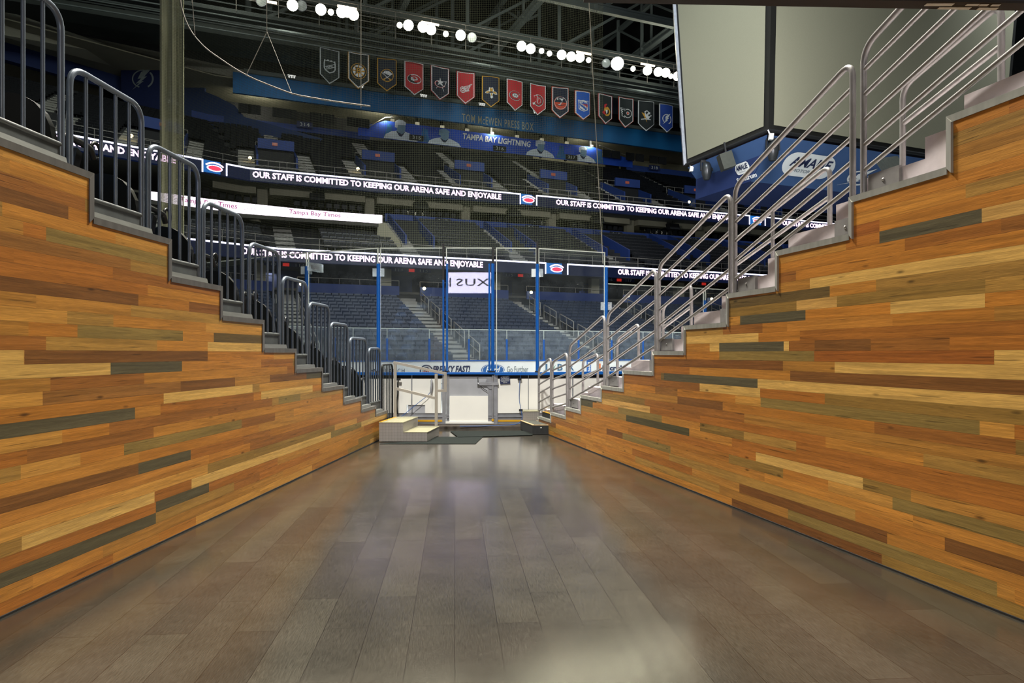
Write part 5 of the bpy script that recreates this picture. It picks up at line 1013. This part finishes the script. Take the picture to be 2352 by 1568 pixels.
for k, (px, py) in enumerate(((612, 3), (797, 17), (988, 54), (1341, 122), (1488, 149))):
    v = 55; u = US(px, v); q = U * u + V * v; z = EYE + (HZ - py) * q.y / F; m_ = MB(); m_.bar(Vector((q.x, q.y, z)) - U * .75, Vector((q.x, q.y, z)) + U * .75, .14, .14)
    obj('tube_light', m_, emit('tube light', (255, 236, 205), 3.5), label='short white tube light on the catwalk, %s from the left' % ORD[k], cat='light', group='tube lights on the catwalk')
# ================================================================== pennants
def PC(*c): return simple('pennant cloth %d %d %d' % c, c, .75, 0, .05, 2)
RED = (176, 36, 44); BLK = (26, 34, 34); NVY = (20, 28, 48); ROY = (24, 84, 176); TBL = (28, 62, 140); WH = (214, 216, 214); GO = (196, 146, 50); GY = (176, 182, 180); OR = (196, 70, 44)
mats_ = {}
def M(c):
    if c not in mats_: mats_[c] = PC(*c)
    return mats_[c]
def lg_shield(L):
    L(GY, lambda b, f: (poly2(b, [(-.33, .2), (-.3, .38), (-.18, .32), (-.1, .40), (0, .34), (.1, .40), (.18, .32), (.3, .38), (.33, .2), (.33, -.1), (.25, -.24), (0, -.36), (-.25, -.24), (-.33, -.1)], f)))
    L(BLK, lambda b, f: (poly2(b, [(-.27, .18), (-.25, .3), (.25, .3), (.27, .18), (.27, -.08), (.2, -.2), (0, -.30), (-.2, -.2), (-.27, -.08)], f)))
    L(GY, lambda b, f: (stroke2(b, [(-.28, -.06), (.28, .2)], .03, f), stroke2(b, [(-.24, -.2), (.28, .04)], .03, f), put_text(b, 'NHL', lambda x, y: f(x, y + x * .45), -.18, .2, -.06, .08, bold=.02)))
def lg_spoke(L):
    L(GO, lambda b, f: ring2(b, 0, 0, 0, .40, f)); L(BLK, lambda b, f: ring2(b, 0, 0, 0, .37, f)); L(WH, lambda b, f: ring2(b, 0, 0, 0, .30, f))
    L(GO, lambda b, f: [stroke2(b, [(0, 0), (.30 * math.cos(a * math.pi / 4), .30 * math.sin(a * math.pi / 4))], .06, f) for a in range(8)]); L(BLK, lambda b, f: put_text(b, 'B', f, -.15, .16, -.17, .19, bold=.09)); L(GO, lambda b, f: put_text(b, 'B', f, -.11, .12, -.13, .15, bold=.02))
def lg_sabres(L):
    L(GO, lambda b, f: ring2(b, 0, 0, .32, .36, f)); L(WH, lambda b, f: (poly2(b, [(-.24, .10), (-.12, .25), (.1, .24), (.25, .12), (.22, .03), (.05, .02), (-.08, .08)], f), stroke2(b, [(-.28, .13), (.14, -.22)], .035, f), stroke2(b, [(.28, .10), (-.14, -.22)], .035, f)))
    L(GO, lambda b, f: (stroke2(b, [(.1, -.18), (.2, -.27)], .07, f), stroke2(b, [(-.1, -.18), (-.2, -.27)], .07, f)))
def lg_swirl(L):
    L(WH, lambda b, f: ring2(b, 0, 0, 0, .40, f, sy=.66)); L(BLK, lambda b, f: ring2(b, -.02, 0, .2, .36, f, sy=.66, a0=120, a1=300)); L(RED, lambda b, f: ring2(b, .03, .0, .15, .33, f, sy=.6, a0=-100, a1=150)); L(WH, lambda b, f: ring2(b, 0, .02, .13, .17, f, sy=.55)); L(RED, lambda b, f: ring2(b, 0, .02, 0, .09, f, sy=.6))
def lg_star(L):
    L(RED, lambda b, f: ring2(b, -.02, -.02, .24, .32, f, sy=.62, a0=100, a1=350)); L(WH, lambda b, f: (ring2(b, -.02, -.01, .27, .30, f, sy=.6, a0=110, a1=340), poly2(b, [(0, .34), (.05, .16), (.22, .16), (.10, .05), (.2, -.12), (0, -.02), (-.16, -.1), (-.08, .05), (-.2, .14), (-.05, .16)], f), stroke2(b, [(.1, .12), (.36, .18), (.26, -.1)], .03, f), stroke2(b, [(.12, -.16), (.22, -.36)], .03, f), stroke2(b, [(-.16, -.18), (-.24, -.3)], .025, f)))
def lg_wing(L):
    L(WH, lambda b, f: (ring2(b, -.17, -.08, .14, .18, f), ring2(b, -.17, -.08, .05, .10, f), [stroke2(b, [(-.16 + k * .03, .06 - k * .05), (.1 + .02 * k, .16 - k * .055), (.36 - k * .05, .28 - k * .075)], .032, f) for k in range(6)]))
def lg_cat(L):
    L(WH, lambda b, f: poly2(b, [(-.12, .3), (-.02, .27), (.1, .31), (.14, .18), (.18, .08), (.34, .02), (.38, -.1), (.22, -.12), (.12, -.06), (.08, -.2), (.12, -.3), (.03, -.38), (-.06, -.32), (-.04, -.2), (-.1, -.06), (-.24, -.1), (-.36, -.06), (-.32, .04), (-.16, .1), (-.14, .2)], f))
    L(GO, lambda b, f: (poly2(b, [(-.09, .26), (0, .22), (.08, .26), (.1, .12), (.06, .04), (-.04, .04), (-.09, .12)], f), poly2(b, [(.16, .06), (.32, -.01), (.34, -.08), (.2, -.08), (.1, 0)], f), poly2(b, [(-.14, .06), (-.32, 0), (-.3, -.06), (-.2, -.06), (-.1, 0)], f), poly2(b, [(-.03, -.06), (.05, -.08), (.05, -.2), (0, -.24)], f)))
def lg_c(L):
    L(WH, lambda b, f: ring2(b, 0, 0, .17, .40, f, sy=.72, a0=28, a1=332)); L(NVY, lambda b, f: ring2(b, 0, 0, .19, .38, f, sy=.72, a0=31, a1=329)); L(RED, lambda b, f: ring2(b, 0, 0, .22, .35, f, sy=.72, a0=34, a1=326)); L(WH, lambda b, f: (ring2(b, 0, 0, 0, .2, f, sy=.55))); L(NVY, lambda b, f: put_text(b, 'H', f, -.08, .08, -.07, .07, bold=.03))
def lg_horn(L):
    L(WH, lambda b, f: (ring2(b, .02, 0, .17, .36, f, a0=-150, a1=110), stroke2(b, [(-.24, .2), (-.1, .26), (-.02, .1), (-.06, -.16), (-.18, -.2), (-.34, -.26)], .12, f))); L(BLK, lambda b, f: (ring2(b, .02, 0, .19, .33, f, a0=-140, a1=100))); L(RED, lambda b, f: (ring2(b, .02, 0, .21, .28, f, a0=-130, a1=100), stroke2(b, [(-.24, .18), (-.12, .22), (-.05, .08), (-.09, -.14), (-.2, -.2)], .07, f)))
def lg_ny(L):
    L(OR, lambda b, f: ring2(b, 0, 0, 0, .40, f)); L(NVY, lambda b, f: poly2(b, [p for p in circ(0, 0, .36, .36, 24, 5, 175)], f)); L(WH, lambda b, f: (ring2(b, 0, 0, .36, .38, f), put_text(b, 'NY', f, -.22, .2, .04, .28, bold=.07), stroke2(b, [(.1, .16), (-.02, -.1), (-.14, -.12)], .05, f)))
    L(NVY, lambda b, f: stroke2(b, [(-.26, -.12), (0, -.16), (.28, -.1)], .03, f))
def lg_ranger(L):
    L(WH, lambda b, f: poly2(b, [(-.36, .36), (-.2, .33), (0, .36), (.2, .33), (.36, .36), (.33, .1), (.32, -.22), (.14, -.32), (0, -.36), (-.14, -.32), (-.32, -.22), (-.33, .1)], f)); L(ROY, lambda b, f: poly2(b, [(-.31, .31), (.31, .31), (.29, .08), (.28, -.18), (0, -.3), (-.28, -.18), (-.29, .08)], f))
    L(WH, lambda b, f: (put_text(b, 'NEW YORK', f, -.27, .27, .16, .27, bold=.03), poly2(b, [(-.26, .02), (.1, -.24), (0, -.28), (-.25, -.18)], f))); L(RED, lambda b, f: poly2(b, [(-.1, .1), (.27, .1), (.26, -.1), (.18, -.12)], f)); L(WH, lambda b, f: put_text(b, 'RANGERS', lambda x, y: f(x, y - x * .55), -.26, .27, -.07, .05, bold=.03))
def lg_helmet(L):
    L(RED, lambda b, f: (poly2(b, [(-.14, .1), (-.12, .3), (.02, .38), (.12, .37), (.02, .24), (.06, .14)], f), poly2(b, [(-.3, -.22), (-.1, -.02), (.02, -.3), (.2, -.36), (-.06, -.34)], f))); L(GO, lambda b, f: (ring2(b, .05, -.08, .2, .30, f, a0=-110, a1=80), poly2(b, [(-.16, -.05), (-.12, .1), (.05, .16), (.2, .1), (.16, .0), (.0, .0), (-.06, -.16)], f))); L(WH, lambda b, f: poly2(b, [(-.04, .0), (.14, -.0), (.12, -.16), (.04, -.26), (0, -.12)], f))
def lg_p(L):
    L(WH, lambda b, f: (ring2(b, .12, 0, .1, .28, f), [stroke2(b, [(-.38 + .03 * k, .24 - .12 * k), (-.05, .24 - .12 * k)], .1, f) for k in range(4)], poly2(b, [(-.32, -.22), (-.06, -.28), (-.1, .24), (-.26, .2)], f))); L(BLK, lambda b, f: (ring2(b, .12, 0, .11, .24, f), [stroke2(b, [(-.34 + .03 * k, .24 - .12 * k), (0, .24 - .12 * k)], .06, f) for k in range(4)], poly2(b, [(-.27, -.2), (-.1, -.24), (-.12, .2), (-.2, .2)], f))); L(OR, lambda b, f: ring2(b, .12, 0, 0, .07, f)); L(WH, lambda b, f: ring2(b, .12, 0, .07, .10, f))
def lg_bird(L):
    L(GO, lambda b, f: poly2(b, [(-.32, .24), (-.1, .16), (.04, -.38), (-.06, -.2)], f)); L(WH, lambda b, f: (poly2(b, [(-.14, .3), (.02, .38), (.14, .28), (.24, .24), (.2, .12), (.34, .06), (.22, -.02), (.14, -.16), (0, -.14), (-.1, .02)], f), stroke2(b, [(-.34, -.2), (-.1, -.16), (.24, -.2)], .05, f))); L(BLK, lambda b, f: (poly2(b, [(-.08, .26), (.02, .32), (.1, .24), (.04, .18), (-.04, .1)], f), poly2(b, [(.14, .16), (.26, .07), (.18, .02), (.08, .02)], f)))
def lg_bolt(L):
    L(WH, lambda b, f: (ring2(b, 0, -.02, .30, .37, f, sy=.9, a0=-70, a1=42), ring2(b, 0, -.02, .30, .35, f, sy=.9, a0=75, a1=235), poly2(b, [(.3, .38), (-.1, .16), (-.16, -.02), (-.06, .0), (-.2, -.14), (-.1, -.13), (-.34, -.40), (.06, -.1), (-.02, -.09), (.16, .06), (.06, .06)], f)))
def lg_leaf(L):
    L(WH, lambda b, f: poly2(b, [(0, .36), (.08, .22), (.2, .28), (.18, .14), (.34, .08), (.24, -.02), (.3, -.12), (.12, -.14), (.02, -.34), (-.12, -.14), (-.3, -.12), (-.24, -.02), (-.34, .08), (-.18, .14), (-.2, .28), (-.08, .22)], f))
PEN = [(757, 110, 80, 46, BLK, GY, None, lg_shield, 'black pennant with a grey shield, leftmost in the row'), (823.5, 118, 82, 49, BLK, GO, WH, lg_spoke, 'black pennant with a spoked wheel letter emblem and gold edge'), (888.5, 132, 75, 44, NVY, GO, None, lg_sabres, 'navy pennant with crossed swords in a gold ring'),
       (951, 140, 77, 44, RED, WH, None, lg_swirl, 'red pennant with a swirling oval eye and silver edge'), (1010.5, 150, 77, 44, NVY, RED, WH, lg_star, 'navy pennant with a star and curved red ribbon'), (1069.5, 162, 74, 41, RED, RED, WH, lg_wing, 'red pennant with a white winged wheel'),
       (1127, 173, 71, 38.5, NVY, GO, None, lg_cat, 'navy pennant with a leaping gold cat and thin gold edge'), (1182, 181, 71, 38, RED, WH, None, lg_c, 'dark red pennant with a wide letter C emblem'), (1235.5, 191, 69.5, 37, RED, WH, None, lg_horn, 'red pennant with a horned letter emblem'), (1286.5, 197, 71.5, 37, NVY, OR, WH, lg_ny, 'dark pennant with an orange disc and white initials'),
       (1338, 206.5, 67.5, 35, ROY, OR, WH, lg_ranger, 'bright blue pennant with a lettered shield'), (1390, 214, 69, 35, BLK, RED, WH, lg_helmet, 'black pennant with a gold helmeted head in profile'), (1437.5, 221, 69, 34.5, BLK, OR, WH, lg_p, 'black pennant with a winged letter and orange dot'), (1484, 229, 69, 34, BLK, WH, None, lg_bird, 'black pennant with a white and gold skating bird'),
       (1530, 237, 65, 32, TBL, WH, None, lg_bolt, 'blue pennant with a white lightning bolt'), (1576, 245, 63, 32, TBL, WH, None, lg_leaf, 'blue pennant with a white leaf half hidden by the scoreboard')]
VPN = 57.0
for k, (pc, yt, hp, wp, c1, c2, c3, lg, lab) in enumerate(PEN):
    u = US(pc, VPN); z1 = ZS(pc, yt + 3, VPN); q = W(u, VPN, 0); s = q.y / F; hw = (US(pc + wp / 2, VPN) - US(pc - wp / 2, VPN)) / 2; h = hp * s
    t = thing('pennant', lab, 'pennant', tuple(W(u, VPN, z1)), 'pennants hanging under the catwalk')
    ph = k * 1.7
    def surf(x, y, e=0.0): return W(u + x, VPN + .10 * math.sin(2.2 * x + ph) * (1 + y / h * -.3) - e, z1 + y)
    def pent(i_): return [(-hw + i_, 0 - i_), (hw - i_, -i_), (hw - i_, -h * .76), (0, -h + i_ * 1.3), (-hw + i_, -h * .76)]
    def grid(b, i_, e):
        P5 = [(-hw + i_) + (2 * hw - 2 * i_) * j / 8 for j in range(9)]; vs = []
        for x in P5: yb = -h * .76 - (h * .24 - i_ * 1.2) * (1 - abs(x) / (hw - i_)) - .0; vs += [surf(x, -i_, e), surf(x, yb, e)]
        b.add(vs, [(2 * j, 2 * j + 1, 2 * j + 3, 2 * j + 2) for j in range(8)])
    b = MB(); grid(b, 0, .0); ob_ = obj('border', b, M(c2), t)
    sm_ = ob_.modifiers.new('thick', 'SOLIDIFY'); sm_.thickness = .02
    e0 = .02
    if c3: b = MB(); grid(b, .05, .03); obj('inner_border', b, M(c3), t); e0 = .05
    b = MB(); grid(b, .13 if c3 else .08, e0 + .02); obj('field', b, M(c1), t)
    sc_ = hw * 1.85; lay = [0]; cz = -h * .52
    def L(col, fn_):
        lay[0] += 1; e = e0 + .03 + lay[0] * .02; b_ = MB(); fn_(b_, lambda x, y: surf(x * sc_, cz + y * sc_, e)); obj('emblem', b_, M(col), t)
    lg(L)
    b = MB(); b.bar(W(u - hw - .1, VPN, z1 + .03), W(u + hw + .1, VPN, z1 + .03), .06, .06); b.tube([W(u, VPN, z1), W(u, VPN, z1 + 2.2)], .015, 4); obj('hanger', b, BLACK, t)
for k, (px, py) in enumerate(((670, 177), (827, 199), (973, 221), (1107, 241), (1232, 259))):
    u = US(px, 65); z = ZS(px, py, 65); b = MB(); c_ = W(u, 65, z)
    for d_ in (-.22, 0, .22): b.lathe(c_ + U * d_, -V, [(0, 0), (.09, 0), (.07, .1), (0, .12)], 8)
    b.bar(c_ - U * .35 + Vector((0, 0, .15)), c_ + U * .35 + Vector((0, 0, .15)), .06, .06); obj('ledge_lamp', b, emit('small ledge lamp', (230, 232, 225), .9), label='cluster of three tiny lamps on the press box ledge, %s from the left' % ORD[k], cat='lamp', group='tiny lamp clusters on the ledge')
# ================================================================== scoreboard
t = thing('scoreboard', 'huge hanging scoreboard with switched off beige screens and blue sponsor skirts', 'scoreboard', (12.0, 32.0, 14))
CB = Vector((12.02, 32.0, 11.88)); LU, LV = 16.8, 6.35; HT = 11.0
def sb(a, c, z):  # a along U, c along V, z up; faces lean out going up
    f = z / HT; du = (-.35 if a <= .01 else .35) * f if a in (0, LU) else 0; dv = (-.7 if c <= .01 else .7) * f if c in (0, LV) else 0
    return CB + U * (a + du) + V * (c + dv) + Vector((0, 0, z))
def sface(mb, pts, d): mb.prism(pts, d)
def front(a, z, e): f = z / HT; return CB + U * (a + (-.35 + .7 * a / LU) * f) + V * (-.7 * f - e) + Vector((0, 0, z))
def side(c, z, e): f = z / HT; return CB + U * (-.35 * f - e) + V * (c + (-.7 + 1.4 * c / LV) * f) + Vector((0, 0, z))
b = MB(); b.add([sb(0, 0, 0), sb(LU, 0, 0), sb(LU, LV, 0), sb(0, LV, 0), sb(0, 0, HT), sb(LU, 0, HT), sb(LU, LV, HT), sb(0, LV, HT)], [(3, 2, 1, 0), (4, 5, 6, 7), (0, 1, 5, 4), (1, 2, 6, 5), (2, 3, 7, 6), (3, 0, 4, 7)]); obj('frame', b, FRAME, t)
m0 = .28
b = MB(); b.add([front(m0, m0, .04), front(LU - m0, m0, .04), front(LU - m0, HT, .04), front(m0, HT, .04)], [(0, 1, 2, 3)]); obj('front_screen', b, SCREEN, t)
b = MB(); b.add([side(LV - .25, m0, .04), side(m0, m0, .04), side(m0, HT, .04), side(LV - .25, HT, .04)], [(0, 1, 2, 3)]); obj('side_screen', b, SCREEN, t)
b = MB(); b.bar(side(LV, 0, .06), side(LV, HT, .06), .16, .16); obj('edge_strip', b, ALUM, t)
b = MB(); b.tube([front(0, 0, .02), front(LU, 0, .02)], .09, 8); b.tube([side(0, 0, .02), side(LV, 0, .02)], .09, 8); obj('lower_pipe', b, BLACK, t)
zk = -1.75; ia, ic = .95, 2.3
K = lambda a, c, z: CB + U * a + V * c + Vector((0, 0, z))
b = MB(); q = [K(.25, .15, -.15), K(LU - .25, .15, -.15), K(LU - 1.2, ic, zk), K(ia, ic, zk)]; b.prism(q, V * .03 + Vector((0, 0, .03))); obj('front_skirt', b, FABRIC, t)
mid1, mid2 = K(.62, LV * .42, -.75), K(.62, LV - .2, -.75)
b = MB(); b.prism([K(.1, .2, -.12), K(.62, .9, -.75), K(.62, LV - .1, -.75), K(.1, LV - .05, -.12)], U * .03); obj('side_skirt', b, FABRIC, t)
b = MB(); b.prism([K(.62, .9, -.75), K(ia, ic, zk), K(ia, LV + .4, zk), K(.62, LV - .1, -.75)], U * .03); obj('inner_skirt', b, FABRICD, t)
b = MB(); b.add([K(ia, ic, zk), K(LU - 1.2, ic, zk), K(LU - 1.2, LV + .4, zk), K(ia, LV + .4, zk)], [(3, 2, 1, 0)]); obj('underside', b, FABRICD, t)
def fs(x, y, e=.03):   # front skirt coordinates in metres: x along, y down
    n = (q[3] - q[0]); L_ = n.length; n = n.normalized(); o = U.cross(n).normalized()
    if o.dot(V) > 0: o = -o
    return q[0] + U * x + n * y + o * e
def px_of(v_): return CX + F * v_.x / v_.y
def find_x(px, y):
    lo_, hi_ = 0.0, LU
    for _ in range(40):
        m_ = (lo_ + hi_) / 2
        if px_of(fs(m_, y)) < px: lo_ = m_
        else: hi_ = m_
    return lo_
SL = (q[3] - q[0]).length
def pill(b, cx, cy, w_, h_, f): r = h_ / 2; poly2(b, circ(cx + w_ / 2 - r, cy, r, r, 14, -90, 90) + circ(cx - w_ / 2 + r, cy, r, r, 14, 90, 270), f)
cx_ = find_x(1858, SL * .5); w_ = find_x(1916, SL * .5) - find_x(1800, SL * .5)
b = MB(); pill(b, cx_, SL * .50, w_, SL * .52, fs); obj('pill_emblem', b, WPRINT, t)
g2 = lambda x, y: fs(x, SL - y, .05)
b = MB(); put_text(b, 'AMALIE', g2, cx_ - w_ * .38, cx_ + w_ * .42, SL * .46, SL * .67, bold=.022, shear=.2); obj('lettering', b, NPRINT, t)
b = MB(); put_text(b, 'MOTOR OIL', g2, cx_ - w_ * .28, cx_ + w_ * .24, SL * .34, SL * .41, shear=.2); obj('lettering', b, simple('grey print', (90, 100, 110), .6), t)
cb = find_x(1972, SL * .62); b = MB(); g3 = lambda x, y: fs(cb + x, SL * .62 - y, .04); sl_ = 1.0
ring2(b, 0, 0, .62, .78, g3, sy=.62, a0=-120, a1=35); ring2(b, 0, 0, .66, .78, g3, sy=.62, a0=70, a1=220); poly2(b, [(.9, .75), (-.2, .25), (-.3, -.05), (-.08, .0), (-.4, -.26), (-.2, -.24), (-1.25, -.62), (.2, -.16), (.0, -.14), (.5, .12), (.25, .14)], g3); obj('bolt_emblem', b, WPRINT, t)
s0, s1, s2 = K(.62, .9, -.75), K(ia, ic, zk), K(.62, LV - .1, -.75)
def fi(c, y, e=.04): return K(.62 + (ia - .62) * y, .9 + c + (ic - .9) * y * 0, -.75 + (zk + .75) * y) - U * e
def cc_of(px, y):
    lo_, hi_ = 0.0, LV
    for _ in range(40):
        m_ = (lo_ + hi_) / 2
        if px_of(fi(m_, y)) > px: lo_ = m_
        else: hi_ = m_
    return lo_
c1_, c0_ = cc_of(1689, .3), cc_of(1721, .3)
fi2 = lambda x, y: fi(c1_ + (c0_ - c1_) * x, y); fi3 = lambda x, y: fi(c1_ + (c0_ - c1_) * x, y, .07)
b = MB(); poly2(b, [(.12 + .12 * math.cos(a) * (-1), 0) for a in ()] or [(.0, .3), (.06, .12), (.16, .04), (.84, .04), (.94, .12), (1, .3), (.94, .48), (.84, .56), (.16, .56), (.06, .48)], fi2); obj('small_pill', b, WPRINT, t)
b = MB(); put_text(b, 'AMALIE', lambda x, y: fi3(x, .56 - y), .10, .90, .18, .44, bold=.02); put_text(b, 'MOTOR OIL', lambda x, y: fi3(x, .56 - y), .28, .72, .06, .12); obj('lettering', b, NPRINT, t)
b = MB(); put_text(b, 'Spectrum', lambda x, y: fi3(x, .98 - y), -.05, 1.35, .0, .30, bold=.03); obj('lettering', b, WPRINT, t)
def hang(nm, lab, cat): pass
c_ = P(1668, 370, 34.6); tt = thing('loudspeaker', 'dark boxy loudspeaker hanging under the scoreboard side', 'speaker', tuple(c_)); b = MB(); b.obox(c_, (.32, .05, .12), (0, .28, 0), (-.12, 0, .38)); obj('cabinet', b, simple('olive speaker', (64, 66, 56), .6), tt); b = MB(); b.bar(c_ + Vector((0, 0, .3)), c_ + Vector((-.1, 0, .95)), .08, .08); obj('bracket', b, BLACK, tt)
for k, (px, py, Y, lab) in enumerate(((1623, 392, 36.5, 'left one below the scoreboard'), (1775, 345, 32.3, 'right one below the scoreboard corner'))):
    c_ = P(px, py, Y); tt = thing('moving_light', 'black moving head stage light, ' + lab, 'stage light', tuple(c_), 'moving head lights'); b = MB(); b.lathe(c_ + Vector((0, 0, .45)), (0, 0, -1), [(0, 0), (.2, .02), (.27, .35), (.26, .6), (.18, .9), (.13, .95), (0, .95)], 14); obj('head', b, simple('dark lamp head', (44, 46, 46), .35), tt)
    b = MB(); b.bar(c_ + Vector((-.3, 0, .5)), c_ + Vector((.3, 0, .5)), .08, .14); b.bar(c_ + Vector((-.3, 0, .5)), c_ + Vector((-.3, 0, 0)), .06, .1); b.bar(c_ + Vector((.3, 0, .5)), c_ + Vector((.3, 0, 0)), .06, .1); b.bar(c_ + Vector((0, 0, .5)), c_ + Vector((-.1, 0, 1.1)), .1, .1); obj('yoke', b, BLACK, tt)
for k, (px, py, Y, lab) in enumerate(((1588, 388, 37.6, 'at the left scoreboard corner'), (1771, 314, 31.8, 'at the near scoreboard corner'))):
    c_ = P(px, py, Y); b = MB(); b.obox(c_, (.09, 0, 0), (0, .09, 0), (.02, 0, .14)); b.bar(c_, c_ + Vector((-.1, .1, .35)), .05, .05); obj('white_camera', b, WHITE, label='small white camera hanging ' + lab, cat='camera', group='cameras under the scoreboard')
c_ = P(2045, 378, 33.5); b = MB(); b.obox(c_, (.5, .2, .1), (0, .3, 0), (-.2, 0, .3)); obj('loudspeaker', b, simple('grey olive speaker', (90, 94, 86), .6), label='grey loudspeaker under the scoreboard behind the right railings', cat='speaker')
